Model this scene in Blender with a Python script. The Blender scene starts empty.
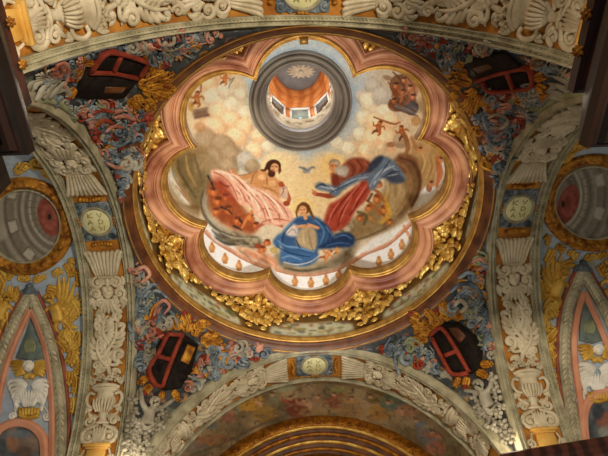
import bpy, bmesh, math, random
import numpy as np
from mathutils import Vector, Matrix
from mathutils.bvhtree import BVHTree

random.seed(7)
RNG = np.random.default_rng(7)
PI = math.pi
SCALE, EYE = 12.0, 1.6          # survey units -> metres; height of the camera above the church floor
FOC = 547.35                    # focal length for a 608 px wide frame
PX = 0.0021                     # survey unit that one photo pixel spans at the height of the arches
scene = bpy.context.scene

# ------------------------------------------------------------------ camera (X right, Y towards the altar, Z up)
def rot(t, y, r):
    cx, sx = math.cos(t), math.sin(t)
    Rx = np.array([[1, 0, 0], [0, cx, -sx], [0, sx, cx]])
    Ry = np.array([[math.cos(y), 0, -math.sin(y)], [0, 1, 0], [math.sin(y), 0, math.cos(y)]])
    Rz = np.array([[math.cos(r), math.sin(r), 0], [-math.sin(r), math.cos(r), 0], [0, 0, 1]])
    return Rz @ Ry @ Rx
ROT = rot(0.546821, 0.0136044, 0.0374816)
EYEP = np.array([-0.028887, -0.576533, 0.0])
def proj(P):
    q = (np.asarray(P, float) - EYEP) @ ROT.T
    return 304 + FOC*q[..., 0]/q[..., 2], 228 + FOC*q[..., 1]/q[..., 2]
def ray(px, py):
    d = np.array([(px-304)/FOC, (py-228)/FOC, 1.0]) @ ROT
    return Vector(d)
def W(P):
    return Vector((P[0]*SCALE, P[1]*SCALE, P[2]*SCALE + EYE))

cam = bpy.data.cameras.new('camera'); cam_o = bpy.data.objects.new('camera', cam)
scene.collection.objects.link(cam_o)
cam.sensor_width = 36; cam.lens = FOC/608*36; cam.clip_end = 200
Mx = Matrix(((ROT[0][0], -ROT[1][0], -ROT[2][0]), (ROT[0][1], -ROT[1][1], -ROT[2][1]), (ROT[0][2], -ROT[1][2], -ROT[2][2])))
cam_o.matrix_world = Matrix.Translation(W(EYEP)) @ Mx.to_4x4()
scene.camera = cam_o

# ------------------------------------------------------------------ materials
def lin(c):
    c = np.asarray(c, float)/255.0
    return np.where(c <= .04045, c/12.92, ((c+.055)/1.055)**2.4)
MATS = {}
def mat(name, c1, c2=None, rough=.75, metal=0.0, scale=3.0, detail=6.0, bump=0.0, bscale=30.0, spec=.3, wave=None, emit=None):
    if name in MATS: return MATS[name]
    m = bpy.data.materials.new(name); m.use_nodes = True
    nt = m.node_tree; b = nt.nodes['Principled BSDF']
    b.inputs['Roughness'].default_value = rough; b.inputs['Metallic'].default_value = metal
    b.inputs['Specular IOR Level'].default_value = spec
    tc = nt.nodes.new('ShaderNodeTexCoord')
    c2 = c2 or c1
    nz = nt.nodes.new('ShaderNodeTexNoise'); nz.inputs['Scale'].default_value = scale; nz.inputs['Detail'].default_value = detail
    nt.links.new(tc.outputs['Object'], nz.inputs['Vector'])
    src = nz.outputs['Fac']
    if wave:
        wv = nt.nodes.new('ShaderNodeTexWave'); wv.inputs['Scale'].default_value = wave[0]; wv.inputs['Distortion'].default_value = wave[1]
        wv.inputs['Detail'].default_value = 3
        nt.links.new(tc.outputs['Object'], wv.inputs['Vector'])
        mm = nt.nodes.new('ShaderNodeMath'); mm.operation = 'MULTIPLY_ADD'; mm.inputs[1].default_value = .5
        ad = nt.nodes.new('ShaderNodeMath'); ad.operation = 'MULTIPLY'; ad.inputs[1].default_value = .5
        nt.links.new(wv.outputs['Fac'], mm.inputs[0]); nt.links.new(nz.outputs['Fac'], ad.inputs[0]); nt.links.new(ad.outputs[0], mm.inputs[2])
        src = mm.outputs[0]
    rp = nt.nodes.new('ShaderNodeValToRGB')
    rp.color_ramp.elements[0].position = .36; rp.color_ramp.elements[1].position = .64
    rp.color_ramp.elements[0].color = (*lin(c1), 1); rp.color_ramp.elements[1].color = (*lin(c2), 1)
    nt.links.new(src, rp.inputs['Fac']); nt.links.new(rp.outputs['Color'], b.inputs['Base Color'])
    if bump:
        n2 = nt.nodes.new('ShaderNodeTexNoise'); n2.inputs['Scale'].default_value = bscale; n2.inputs['Detail'].default_value = 4
        nt.links.new(tc.outputs['Object'], n2.inputs['Vector'])
        bp = nt.nodes.new('ShaderNodeBump'); bp.inputs['Strength'].default_value = bump; bp.inputs['Distance'].default_value = .05
        nt.links.new(n2.outputs['Fac'], bp.inputs['Height']); nt.links.new(bp.outputs['Normal'], b.inputs['Normal'])
    if emit:
        b.inputs['Emission Color'].default_value = (*lin(emit[0]), 1); b.inputs['Emission Strength'].default_value = emit[1]
    MATS[name] = m
    return m
def paint_mat(name='fresco_paint', rough=.8):
    if name in MATS: return MATS[name]
    m = bpy.data.materials.new(name); m.use_nodes = True
    nt = m.node_tree; b = nt.nodes['Principled BSDF']
    b.inputs['Roughness'].default_value = rough; b.inputs['Specular IOR Level'].default_value = .2
    at = nt.nodes.new('ShaderNodeAttribute'); at.attribute_name = 'paint'
    tc = nt.nodes.new('ShaderNodeTexCoord'); nz = nt.nodes.new('ShaderNodeTexNoise')
    nz.inputs['Scale'].default_value = 9; nz.inputs['Detail'].default_value = 6
    nt.links.new(tc.outputs['Object'], nz.inputs['Vector'])
    mr = nt.nodes.new('ShaderNodeMapRange'); mr.inputs['From Min'].default_value = .3; mr.inputs['From Max'].default_value = .7
    mr.inputs['To Min'].default_value = .88; mr.inputs['To Max'].default_value = 1.12
    nt.links.new(nz.outputs['Fac'], mr.inputs['Value'])
    mx = nt.nodes.new('ShaderNodeVectorMath'); mx.operation = 'MULTIPLY'
    nt.links.new(at.outputs['Color'], mx.inputs[0]); nt.links.new(mr.outputs['Result'], mx.inputs[1])
    nt.links.new(mx.outputs['Vector'], b.inputs['Base Color'])
    MATS[name] = m
    return m

# ------------------------------------------------------------------ objects
def thing(name, label, cat, at, group=None):
    o = bpy.data.objects.new(name, None); scene.collection.objects.link(o)
    o.empty_display_size = .1
    o.location = W(at); o['label'] = label; o['category'] = cat
    if group: o['group'] = group
    return o
def tag(o, label, cat, group=None):
    o['label'] = label; o['category'] = cat
    if group: o['group'] = group
    return o
class MB:
    def __init__(s): s.v = []; s.f = []; s.c = None
    def add(s, vs, fs):
        b = len(s.v); s.v.extend(vs); s.f.extend([tuple(i+b for i in f) for f in fs])
def root_loc(o):
    L = Vector((0, 0, 0))
    while o is not None: L = L + o.location; o = o.parent
    return L
def part(name, mb, m, root=None, label=None, at=None, smooth=True, colors=None):
    """one mesh object; vertices come in survey units. Without a root it is top-level with its origin at 'at'."""
    me = bpy.data.meshes.new(name)
    V = np.array([tuple(v) for v in mb.v], float)*SCALE; V[:, 2] += EYE
    o = bpy.data.objects.new(name, me); scene.collection.objects.link(o)
    if root is not None:
        o.parent = root; base = np.array(root_loc(root))
    else:
        base = np.array(W(at)) if at is not None else V.mean(0)
        o.location = base
    me.from_pydata((V-base).tolist(), [], mb.f)
    me.polygons.foreach_set('use_smooth', [smooth]*len(me.polygons))
    if colors is not None:
        a = me.color_attributes.new('paint', 'FLOAT_COLOR', 'POINT')
        a.data.foreach_set('color', np.column_stack([colors, np.ones(len(colors))]).astype(np.float32).ravel())
    bm = bmesh.new(); bm.from_mesh(me); bmesh.ops.recalc_face_normals(bm, faces=bm.faces); bm.to_mesh(me); bm.free()
    me.materials.append(m)
    if label: o['label'] = label
    return o
def struct(name, mb, m, **k):
    o = part(name, mb, m, **k); o['kind'] = 'structure'; return o
def grid_mb(F, us, vs, closed_u=False):
    """dense sheet from F(u array, v array) -> (n,3)"""
    U, Vv = np.meshgrid(us, vs, indexing='ij')
    P = F(U.ravel(), Vv.ravel())
    nu, nv = len(us), len(vs)
    mb = MB(); mb.v = [tuple(x) for x in P]
    for i in range(nu if closed_u else nu-1):
        i2 = (i+1) % nu
        for j in range(nv-1):
            mb.f.append((i*nv+j, i2*nv+j, i2*nv+j+1, i*nv+j+1))
    return mb
def lathe(prof, n=160, a0=0, a1=2*PI, mb=None):
    mb = mb or MB(); closed = abs(a1-a0-2*PI) < 1e-6
    m = n if closed else n+1
    vs = []
    for i in range(m):
        a = a0+(a1-a0)*i/n
        for r, z in prof: vs.append((r*math.cos(a), r*math.sin(a), z))
    k = len(prof); fs = []
    for i in range(n):
        i2 = (i+1) % m
        for j in range(k-1): fs.append((i*k+j, i2*k+j, i2*k+j+1, i*k+j+1))
    mb.add(vs, fs); return mb
def box(mb, x0, x1, y0, y1, z0, z1):
    mb.add([(x, y, z) for x in (x0, x1) for y in (y0, y1) for z in (z0, z1)],
           [(0, 1, 3, 2), (4, 6, 7, 5), (0, 4, 5, 1), (2, 3, 7, 6), (0, 2, 6, 4), (1, 5, 7, 3)])

# ------------------------------------------------------------------ charts: local (x, y) in photo-pixel sized units on a real surface -> point and inward normal
class PixChart:
    def __init__(s, mb):
        s.t = BVHTree.FromPolygons([Vector(v) for v in mb.v], mb.f); s.last = None
        s.o = Vector(EYEP)
    def __call__(s, x, y):
        d = ray(x, y); L = d.length; dn = d/L
        p, n, i, dist = s.t.ray_cast(s.o, dn)
        if p is None:
            P0, N0 = s.last
            den = dn.dot(N0)
            p = s.o + dn*((P0-s.o).dot(N0)/den) if abs(den) > .05 else P0
            return p, N0, (p-s.o).length/L/FOC
        if n.dot(s.o-p) < 0: n = -n
        s.last = (p, n)
        return p, n, dist/L/FOC
class FnChart:
    def __init__(s, f, sc=PX): s.f = f; s.s = sc
    def __call__(s, x, y):
        P, N = s.f(x, y); return Vector(P), Vector(N), s.s

def smooth_path(pts, sub=4, closed=False):
    P = [np.array(p, float) for p in pts]; n = len(P)
    if n < 3 and not closed: 
        return [P[0]*(1-t)+P[-1]*t for t in np.linspace(0, 1, sub+1)]
    out = []
    for i in range(n if closed else n-1):
        if closed: a, b, c, d = P[i-1], P[i], P[(i+1) % n], P[(i+2) % n]
        else: a, b, c, d = P[max(i-1, 0)], P[i], P[i+1], P[min(i+2, n-1)]
        for k in range(sub):
            t = k/sub
            out.append(.5*((2*b)+(c-a)*t+(2*a-5*b+4*c-d)*t*t+(3*b-a-3*c+d)*t**3))
    if not closed: out.append(P[-1])
    return out
def rad(r, n):
    if np.isscalar(r): return [r]*n
    return list(np.interp(np.linspace(0, 1, n), np.linspace(0, 1, len(r)), r))
def tube(mb, ch, path, r, h=0.0, flat=.8, n=6, sub=4, raw=False, closed=False):
    pts = path if raw else smooth_path(path, sub, closed)
    m = len(pts); R = rad(r, m)
    F = [ch(p[0], p[1]) for p in pts]
    hh = [h + (p[2] if len(p) > 2 else 0) for p in pts]
    vs = []
    for i in range(m):
        P, N, s = F[i]
        a = F[(i-1) % m][0] if (i > 0 or closed) else F[0][0]; b = F[(i+1) % m][0] if (i < m-1 or closed) else F[-1][0]
        T = (b-a); T = T.normalized() if T.length > 1e-9 else Vector((1, 0, 0))
        B = N.cross(T).normalized()
        C = P + N*(hh[i]*s)
        for k in range(n):
            al = 2*PI*k/n
            vs.append(C + B*(R[i]*s*math.cos(al)) + N*(R[i]*s*flat*math.sin(al)))
    fs = []
    for i in range(m if closed else m-1):
        i2 = (i+1) % m
        for k in range(n): fs.append((i*n+k, i2*n+k, i2*n+(k+1) % n, i*n+(k+1) % n))
    if not closed: fs += [tuple(range(n)), tuple(range((m-1)*n, m*n))]
    mb.add(vs, fs)
def strip(mb, ch, path, prof, scale=1.0, h=0.0, sub=4, raw=False, closed=False, cap=False):
    """sweep a profile [(offset, height)...] along a path; scale (list) narrows it per node"""
    pts = path if raw else smooth_path(path, sub, closed)
    m = len(pts); S = rad(scale, m); F = [ch(p[0], p[1]) for p in pts]; k = len(prof); vs = []
    for i in range(m):
        P, N, s = F[i]
        a = F[(i-1) % m][0] if (i > 0 or closed) else F[0][0]; b = F[(i+1) % m][0] if (i < m-1 or closed) else F[-1][0]
        T = (b-a); T = T.normalized() if T.length > 1e-9 else Vector((1, 0, 0))
        B = N.cross(T).normalized()
        for o_, g in prof: vs.append(P + B*(o_*S[i]*s) + N*((g*(S[i] if abs(S[i]) < 1 else 1)+h)*s))
    fs = []
    for i in range(m if closed else m-1):
        i2 = (i+1) % m
        for j in range(k-1): fs.append((i*k+j, i2*k+j, i2*k+j+1, i*k+j+1))
    if cap and not closed: fs += [tuple(range(k)), tuple(range((m-1)*k, m*k))]
    mb.add(vs, fs)
def leaf(mb, ch, path, w, h=1.0, sub=4, ridge=2.2, lobes=0):
    pts = smooth_path(path, sub); m = len(pts)
    S = []
    for i in range(m):
        t = i/(m-1); e = math.sin(PI*min(1, .12+.88*t)**.8)**.7 if t < 1 else 0
        if lobes: e *= .72+.28*abs(math.sin(PI*lobes*t))
        S.append(max(.08, e))
    k = ridge
    strip(mb, ch, pts, [(-w, -.6), (-w, .4), (-w*.62, k*.75), (-.22*w, k*.55), (0, k), (.22*w, k*.55), (w*.62, k*.75), (w, .4), (w, -.6)], scale=S, h=h, raw=True, cap=True)
def blob(mb, ch, x, y, rx, ry=None, hz=None, a=0.0, h=0.0, n=10, k=4):
    ry = ry or rx; hz = hz or min(rx, ry)
    P, N, s = ch(x, y)
    Px = ch(x+.5, y)[0]-P; Py = ch(x, y+.5)[0]-P
    X = Px.normalized() if Px.length > 1e-9 else Vector((1, 0, 0)); Y = Py - X*Py.dot(X); Y = Y.normalized() if Y.length > 1e-9 else N.cross(X)
    ca, sa = math.cos(a), math.sin(a); U = X*ca+Y*sa; V = Y*ca-X*sa
    vs = []
    for j in range(k+1):
        el = -PI*.25 + (PI*.75)*j/k
        for i in range(n):
            an = 2*PI*i/n
            vs.append(P + (U*(rx*math.cos(an)*math.cos(el)) + V*(ry*math.sin(an)*math.cos(el)) + N*(hz*math.sin(el)+h))*s)
    fs = [(j*n+i, j*n+(i+1) % n, (j+1)*n+(i+1) % n, (j+1)*n+i) for j in range(k) for i in range(n)]
    mb.add(vs, fs)
def spiral_pts(x, y, r, turns=1.6, a0=0.0, d=1, r1=.18, n=20):
    return [(x+r*(1-(1-r1)*t)*math.cos(a0+d*2*PI*turns*t), y+r*(1-(1-r1)*t)*math.sin(a0+d*2*PI*turns*t)) for t in np.linspace(0, 1, n)]
def volute(mb, ch, x, y, r, a0=0.0, d=1, turns=1.5, w=None, tail=None, h=1.0):
    w = w or r*.3
    pts = spiral_pts(x, y, r, turns, a0, d)
    if tail:
        pts = smooth_path(list(tail)+[pts[0], pts[1]], 4)[:-1]+[np.array(q) for q in pts[1:]]
    tube(mb, ch, pts, [w*.7, w*1.15, w, w*.7], h=h, raw=True)
    blob(mb, ch, x, y, w*1.1, hz=w*1.3, h=h, n=8, k=3)
def acanthus(mb, ch, path, w, n=5, r=None, h=1.0, both=True, tipcurl=True):
    """a stem with fingered lobes on both sides"""
    pts = smooth_path(path, 5); m = len(pts); r = r or w*.16
    tube(mb, ch, pts, [r*1.3, r*1.1, r*.6], h=h+1, raw=True, n=5)
    for j in range(n):
        t = .05+.85*j/n; i = int(t*(m-1)); p = np.array(pts[i][:2]); q = np.array(pts[min(i+2, m-1)][:2]); T = q-p
        T = T/(np.linalg.norm(T)+1e-9); B = np.array([-T[1], T[0]])
        L = w*(.55+.6*math.sin(PI*(.2+.75*t)))
        for sd in ((-1, 1) if both else (1,)):
            e = p+T*L*.75+B*sd*L*.8; mid = p+T*L*.25+B*sd*L*.55; cur = e+T*L*.15-B*sd*L*.12
            tube(mb, ch, [p, mid, e, cur], [r*.8, r*1.5, r*1.3, r*.5], h=h, n=5, sub=3)
def urn_body(mb, ch, ys, ws, hz, n=9):
    """half-round turned body: axis along y at x=0"""
    vs = []; k = n+1
    for y, w in zip(ys, ws):
        for i in range(k):
            a = PI*i/n
            P, N, s = ch(w*math.cos(a), y)
            vs.append(P + N*(s*(hz*(w/max(ws))*math.sin(a)-.4)))
    fs = [(j*k+i, j*k+i+1, (j+1)*k+i+1, (j+1)*k+i) for j in range(len(ys)-1) for i in range(n)]
    fs += [tuple(range(k)), tuple(range((len(ys)-1)*k, len(ys)*k))]
    mb.add(vs, fs)
def plate(mb, ch, poly, h0, h1, inset=0.0):
    """solid raised panel with the outline poly (convex), walls and face following the surface"""
    c = np.mean(np.array(poly, float), 0); n = len(poly)
    lo = []; hi = []; hi2 = []
    for p in poly:
        P, N, s = ch(p[0], p[1]); lo.append(P+N*(h0*s)); hi.append(P+N*((h1-inset)*s))
        q = np.array(p)+(c-np.array(p))*(inset/(np.linalg.norm(c-np.array(p))+1e-6))
        P, N, s = ch(q[0], q[1]); hi2.append(P+N*(h1*s))
    P, N, s = ch(c[0], c[1])
    vs = lo+hi+hi2+[P+N*(h1*s)]
    fs = [(i, (i+1) % n, n+(i+1) % n, n+i) for i in range(n)]+[(n+i, n+(i+1) % n, 2*n+(i+1) % n, 2*n+i) for i in range(n)]
    fs += [(2*n+i, 2*n+(i+1) % n, 3*n) for i in range(n)]
    mb.add(vs, fs)
def ellipse(x, y, rx, ry, n=28, a=0.0):
    return [(x+rx*math.cos(t)*math.cos(a)-ry*math.sin(t)*math.sin(a), y+rx*math.cos(t)*math.sin(a)+ry*math.sin(t)*math.cos(a)) for t in np.linspace(0, 2*PI, n, endpoint=False)]
def offset_chart(ch, dh):
    def f(x, y):
        P, N, s = ch(x, y); return P+N*(dh*s), N, s
    return f
def moved(ch, fx):
    """chart in moved local coordinates"""
    def f(x, y):
        return ch(*fx(x, y))
    return f

# ------------------------------------------------------------------ painter: the pictures that the frescoes themselves carry
def fbm(h, w, base, octs=4, seed=0):
    r = np.random.default_rng(seed); out = np.zeros((h, w)); amp = 1; tot = 0
    for o in range(octs):
        c = base/(2**o); gh, gw = int(h/c)+3, int(w/c)+3
        g = r.random((gh, gw)); y = np.arange(h)/c; x = np.arange(w)/c
        yi, xi = y.astype(int), x.astype(int); fy, fx = y-yi, x-xi
        fy = (fy*fy*(3-2*fy))[:, None]; fx = (fx*fx*(3-2*fx))[None]
        a = g[yi][:, xi]; b = g[yi][:, xi+1]; c2 = g[yi+1][:, xi]; d = g[yi+1][:, xi+1]
        out += amp*((a*(1-fx)+b*fx)*(1-fy)+(c2*(1-fx)+d*fx)*fy); tot += amp; amp *= .55
    return out/tot
def bblur(m, r):
    r = int(round(r))
    if r < 1: return m
    for ax in (0, 1):
        for _ in range(2):
            pad = [(0, 0), (0, 0)]; pad[ax] = (r+1, r)
            c = np.cumsum(np.pad(m, pad, mode='edge'), axis=ax)
            n = m.shape[ax]
            m = (np.take(c, range(2*r+1, 2*r+1+n), ax)-np.take(c, range(0, n), ax))/(2*r+1)
    return m
class Canvas:
    def __init__(s, x0, y0, x1, y1, ss=2, bg=(128, 128, 128)):
        s.x0, s.y0, s.ss = x0, y0, ss; s.w = int((x1-x0)*ss); s.h = int((y1-y0)*ss)
        s.a = np.zeros((s.h, s.w, 3))+np.array(bg, float); s.id = np.zeros((s.h, s.w), int); s.seed = 1
    def win(s, xa, ya, xb, yb):
        i0 = max(0, int((ya-s.y0)*s.ss)-1); i1 = min(s.h, int((yb-s.y0)*s.ss)+2)
        j0 = max(0, int((xa-s.x0)*s.ss)-1); j1 = min(s.w, int((xb-s.x0)*s.ss)+2)
        if i1 <= i0 or j1 <= j0: return None
        y = (np.arange(i0, i1)+.5)/s.ss+s.y0; x = (np.arange(j0, j1)+.5)/s.ss+s.x0
        X, Y = np.meshgrid(x, y); return slice(i0, i1), slice(j0, j1), X, Y
    def put(s, sl, m, col, a, idn, tex):
        A = s.a[sl]; c = np.array(col, float)
        if tex:
            s.seed += 1; n = (fbm(A.shape[0], A.shape[1], 5*s.ss, 3, s.seed)-.5)*2*tex
            c = c+n[..., None]
        mm = (m*a)[..., None]; s.a[sl] = A*(1-mm)+c*mm
        if idn is not None: s.id[sl][m > .5] = idn
    def poly(s, pts, col, a=1, f=.7, sm=True, idn=None, tex=0):
        P = smooth_path(pts, 5, True) if sm else pts
        P = np.array([p[:2] for p in P]); w = s.win(P[:, 0].min()-3*f-1, P[:, 1].min()-3*f-1, P[:, 0].max()+3*f+1, P[:, 1].max()+3*f+1)
        if w is None: return
        si, sj, X, Y = w; ins = np.zeros(X.shape, bool); n = len(P)
        for i in range(n):
            (xa, ya), (xb, yb) = P[i], P[(i+1) % n]
            if ya == yb: continue
            c = (ya > Y) != (yb > Y); ins ^= c & (X < (xb-xa)*(Y-ya)/(yb-ya)+xa)
        s.put((si, sj), bblur(ins.astype(float), f*s.ss), col, a, idn, tex)
    def ell(s, x, y, rx, ry, col, a=1, f=.7, rot=0.0, idn=None, tex=0):
        R = max(rx, ry)+3*f+1; w = s.win(x-R, y-R, x+R, y+R)
        if w is None: return
        si, sj, X, Y = w; c, d = math.cos(rot), math.sin(rot); U = ((X-x)*c+(Y-y)*d)/rx; V = ((Y-y)*c-(X-x)*d)/ry
        q = np.sqrt(U*U+V*V); m = np.clip((1-q)*min(rx, ry)/max(f, .3)+.5, 0, 1); m = m*m*(3-2*m)
        s.put((si, sj), m, col, a, idn, tex)
    def line(s, pts, wd, col, a=1, f=.6, sm=True, idn=None, tex=0, closed=False):
        P = smooth_path(pts, 5, closed) if sm else [np.array(p, float) for p in pts]
        if closed: P = list(P)+[P[0]]
        P = np.array([p[:2] for p in P]); R = rad(wd, len(P)); M = max(R)+2*f+1
        w = s.win(P[:, 0].min()-M, P[:, 1].min()-M, P[:, 0].max()+M, P[:, 1].max()+M)
        if w is None: return
        si, sj, X, Y = w; best = np.full(X.shape, -9.0)
        for i in range(len(P)-1):
            d = P[i+1]-P[i]; L = d@d+1e-9; t = np.clip(((X-P[i, 0])*d[0]+(Y-P[i, 1])*d[1])/L, 0, 1)
            q = np.hypot(X-P[i, 0]-t*d[0], Y-P[i, 1]-t*d[1]); best = np.maximum(best, (R[i]*(1-t)+R[i+1]*t)/2-q)
        m = np.clip(best/max(f, .3)+.5, 0, 1); s.put((si, sj), m, col, a, idn, tex)
    def sample(s, P):
        x, y = proj(P); return s.at(x, y)
    def at(s, x, y):
        fx = np.clip((x-s.x0)*s.ss-.5, 0, s.w-1.001); fy = np.clip((y-s.y0)*s.ss-.5, 0, s.h-1.001)
        xi, yi = fx.astype(int), fy.astype(int); u, v = (fx-xi)[:, None], (fy-yi)[:, None]
        A = s.a
        c = (A[yi, xi]*(1-u)+A[yi, xi+1]*u)*(1-v)+(A[yi+1, xi]*(1-u)+A[yi+1, xi+1]*u)*v
        return lin(np.clip(c, 0, 255)), s.id[np.round(fy).astype(int), np.round(fx).astype(int)]
# ================================================================== building surfaces
ZS, AW = 0.53104, 0.1094
CA, CB, CC, CD = [np.array(c) for c in ((-.3949, -.39745), (.38439, -.37096), (.39067, .37504), (-.38649, .38685))]
class Arch:
    """soffit of one crossing arch. u: px units along the curve from the crown, v: px units across from the crossing edge, h: px units inward"""
    def __init__(s, P, Q):
        s.m = (P+Q)/2; s.d = (Q-P)/2; s.L = float(np.linalg.norm(s.d)); s.H = 1-ZS
        n = np.array([s.d[1], -s.d[0]])/s.L; s.n = n if n@s.m > 0 else -n
        s.ph = np.linspace(-.25, PI+.25, 2401)
        q = np.column_stack([-s.L*np.cos(s.ph), s.H*np.sin(s.ph)])
        c = np.concatenate([[0], np.cumsum(np.linalg.norm(np.diff(q, axis=0), axis=1))]); s.u = (c-np.interp(PI/2, s.ph, c))/PX
        s.half = float(np.interp(PI, s.ph, s.u))
    def pts(s, u, v, h=0.0):
        u = np.asarray(u, float); v = np.asarray(v, float)
        ph = np.interp(u, s.u, s.ph); a = -s.L*np.cos(ph); z = s.H*np.sin(ph)
        na, nz = -a/s.L**2, -z/s.H**2; k = np.sqrt(na*na+nz*nz)+1e-9; na, nz = na/k, nz/k
        a = a+na*h*PX; z = z+nz*h*PX
        xy = s.m[None]+np.multiply.outer(a/s.L, s.d)+np.multiply.outer(v*PX, s.n)
        return np.column_stack([xy, ZS+z]), np.column_stack([np.multiply.outer(na/s.L, s.d), nz])
    def __call__(s, x, y):
        P, N = s.pts(np.array([y]), np.array([x])); return P[0], N[0]
    def chart(s, sgn=1, flip=1, h=0.0):
        """x across from the middle of the band, y along from the crown"""
        def f(x, y):
            P, N = s.pts(np.array([sgn*y]), np.array([26+flip*x]), 0.0)
            P = Vector(P[0]); N = Vector(N[0]); return P+N*(h*PX), N, PX
        return f
AR = {'left': Arch(CA, CD), 'right': Arch(CB, CC), 'top': Arch(CA, CB), 'bottom': Arch(CD, CC)}

# plain materials ------------------------------------------------------------
M_cream = mat('cream_stucco', (182, 166, 134), (218, 204, 174), rough=.65, scale=2.6, bump=.35, bscale=8)
M_border = mat('cream_moulding_stucco', (138, 130, 102), (180, 172, 142), rough=.65, scale=3, bump=.4, bscale=10)
M_ochre = mat('ochre_ground', (150, 90, 26), (196, 134, 54), rough=.8, scale=2.5)
M_pedestal = mat('ochre_pedestal', (206, 150, 62), (226, 178, 92), rough=.7, scale=2)
M_gold = mat('gilding', (188, 134, 44), (238, 200, 108), rough=.35, metal=.4, scale=3, bump=.35, bscale=12, spec=.5)
M_goldrim = mat('old_gilding', (150, 108, 44), (190, 146, 70), rough=.45, metal=.6, scale=4, spec=.5)
M_goldmat = mat('yellow_gilded_stucco', (176, 126, 38), (222, 180, 82), rough=.45, metal=.25, scale=3, bump=.3, bscale=12)
M_goldbrown = mat('amber_gilding', (120, 66, 18), (200, 138, 46), rough=.45, metal=.35, scale=6, bump=.5, bscale=10)
M_retable = mat('deep_gilding', (126, 74, 18), (184, 122, 38), rough=.4, metal=.55, scale=5, bump=.6, bscale=8)
M_ringbrown = mat('brown_marbled_moulding', (66, 31, 11), (110, 62, 24), rough=.45, scale=2.5, spec=.45)
M_marble = mat('pink_marble', (120, 62, 38), (190, 134, 94), rough=.5, scale=1.0, detail=14, spec=.35)
M_pinkstucco = mat('salmon_stucco', (206, 138, 104), (224, 160, 128), rough=.7, scale=2)
M_grey = mat('grey_stone_moulding', (104, 94, 84), (146, 135, 120), rough=.45, scale=.5, spec=.5)
M_blue = mat('slate_blue_stucco', (72, 86, 96), (146, 156, 160), rough=.5, scale=5, bump=.2, bscale=12)
M_steel = mat('dark_slate_stucco', (48, 58, 66), (118, 130, 138), rough=.6, scale=3)
M_red = mat('red_lacquer', (116, 40, 24), (154, 60, 38), rough=.65, scale=4)
M_rose = mat('rose_stucco', (146, 86, 68), (206, 150, 126), rough=.6, scale=3)
M_green = mat('moss_green_stucco', (120, 126, 92), (158, 160, 122), rough=.7, scale=3)
M_dark = mat('dark_panel', (24, 20, 18), (40, 32, 27), rough=.8, scale=6, spec=.1)
M_greystucco = mat('grey_stucco', (122, 114, 96), (182, 174, 154), rough=.7, scale=2, bump=.25, bscale=10)
M_goldleaf = mat('amber_leaf_gilding', (136, 78, 18), (204, 144, 46), rough=.45, metal=.3, scale=5)
M_plaque = mat('pale_yellow_plaque', (220, 214, 156), (236, 230, 178), rough=.6, scale=2)
M_letter = mat('brown_lettering', (158, 144, 84), (176, 160, 98), rough=.7)
M_wood = mat('dark_walnut', (20, 12, 9), (42, 24, 17), rough=.5, scale=3, wave=(1.2, 4))
M_redwood = mat('red_brown_wood', (44, 20, 14), (78, 40, 26), rough=.5, scale=3, wave=(1.0, 4))
M_white = mat('white_plaster', (214, 206, 190), (240, 236, 226), rough=.7)
M_orange = mat('orange_marbling', (190, 112, 50), (218, 144, 78), rough=.5, scale=2.5, wave=(.6, 6))
M_skin = mat('painted_flesh', (196, 142, 104), (216, 168, 130), rough=.6)
PAINT = paint_mat()

def sweep_arch(A, prof, u0, u1, n=200, mb=None):
    us = np.linspace(u0, u1, n); mb = mb or MB(); k = len(prof); V = np.zeros((n, k, 3))
    for j, (v, h) in enumerate(prof): V[:, j] = A.pts(us, np.full(n, float(v)), h)[0]
    mb.add([tuple(x) for x in V.reshape(-1, 3)], [(i*k+j, (i+1)*k+j, (i+1)*k+j+1, i*k+j+1) for i in range(n-1) for j in range(k-1)])
    return mb
BORDER_A = [(-3.6, -14), (-3.6, -1.0), (-2.6, 1.0), (-1.4, 1.4), (-1.0, 4.2), (0, 5.6), (1, 5.6), (1.4, 3.2), (2.2, 3.0), (4.0, 3.2), (4.6, 5.2), (5.4, 5.4), (5.8, 2.8), (8, 2.6), (8.6, 3.6), (9.2, 2.4), (9.2, -1)]
BORDER_A = [(v*.8 if v > 0 else v*.65, h*1.15) for v, h in BORDER_A]
BORDER_T = [(48.6, -1), (48.6, 2.6), (49.6, 4.2), (50.8, 4.2), (51.6, 2.6), (52.5, -12)]
BORDER_B = [(42.8, -1), (42.8, 2.4), (43.4, 3.6), (44, 2.6), (46.4, 2.8), (46.8, 5.4), (47.6, 5.2), (48.2, 3.2), (50, 3.0), (50.6, 3.2), (51, 5.6), (52, 5.6), (52.6, 4.2), (53, -12)]
ti = 0
for k, A in AR.items():
    H = A.half
    arch = sweep_arch(A, [(v, 0) for v in np.linspace(4, 47, 9)], -H, H)
    o = struct('arch_soffit', arch, M_ochre); o['label'] = 'ochre soffit ground of the %s crossing arch' % k; 
    for pr in (BORDER_A, BORDER_T if k == 'bottom' else BORDER_B):
        ti += 1; tr = struct('trim_%d' % ti, sweep_arch(A, pr, -H, H, 260), M_border); bead = MB(); vb = 5.5 if pr is BORDER_A else 45.4
        if pr is BORDER_T: continue
        ach = lambda x, y, A=A: (lambda q: (Vector(q[0][0]), Vector(q[1][0]), PX))(A.pts(np.array([y]), np.array([x])))
        for q in np.arange(-min(H, 255), min(H, 255), 3.4): blob(bead, ach, vb, q, 1.0, 1.35, 1.6, h=2.6, n=6, k=2)
        part('carved_beading', bead, M_border, tr); bead = MB(); vb = 2.5 if pr is BORDER_A else 49.2
        for q in np.arange(-min(H, 255), min(H, 255), 5.0): leaf(bead, ach, [(vb-1.2, q-2), (vb+.4, q), (vb+1.6, q+2.2)], 1.0, 2.8, ridge=1.8, sub=1)
        part('carved_leaves', bead, M_border, tr)

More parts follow.
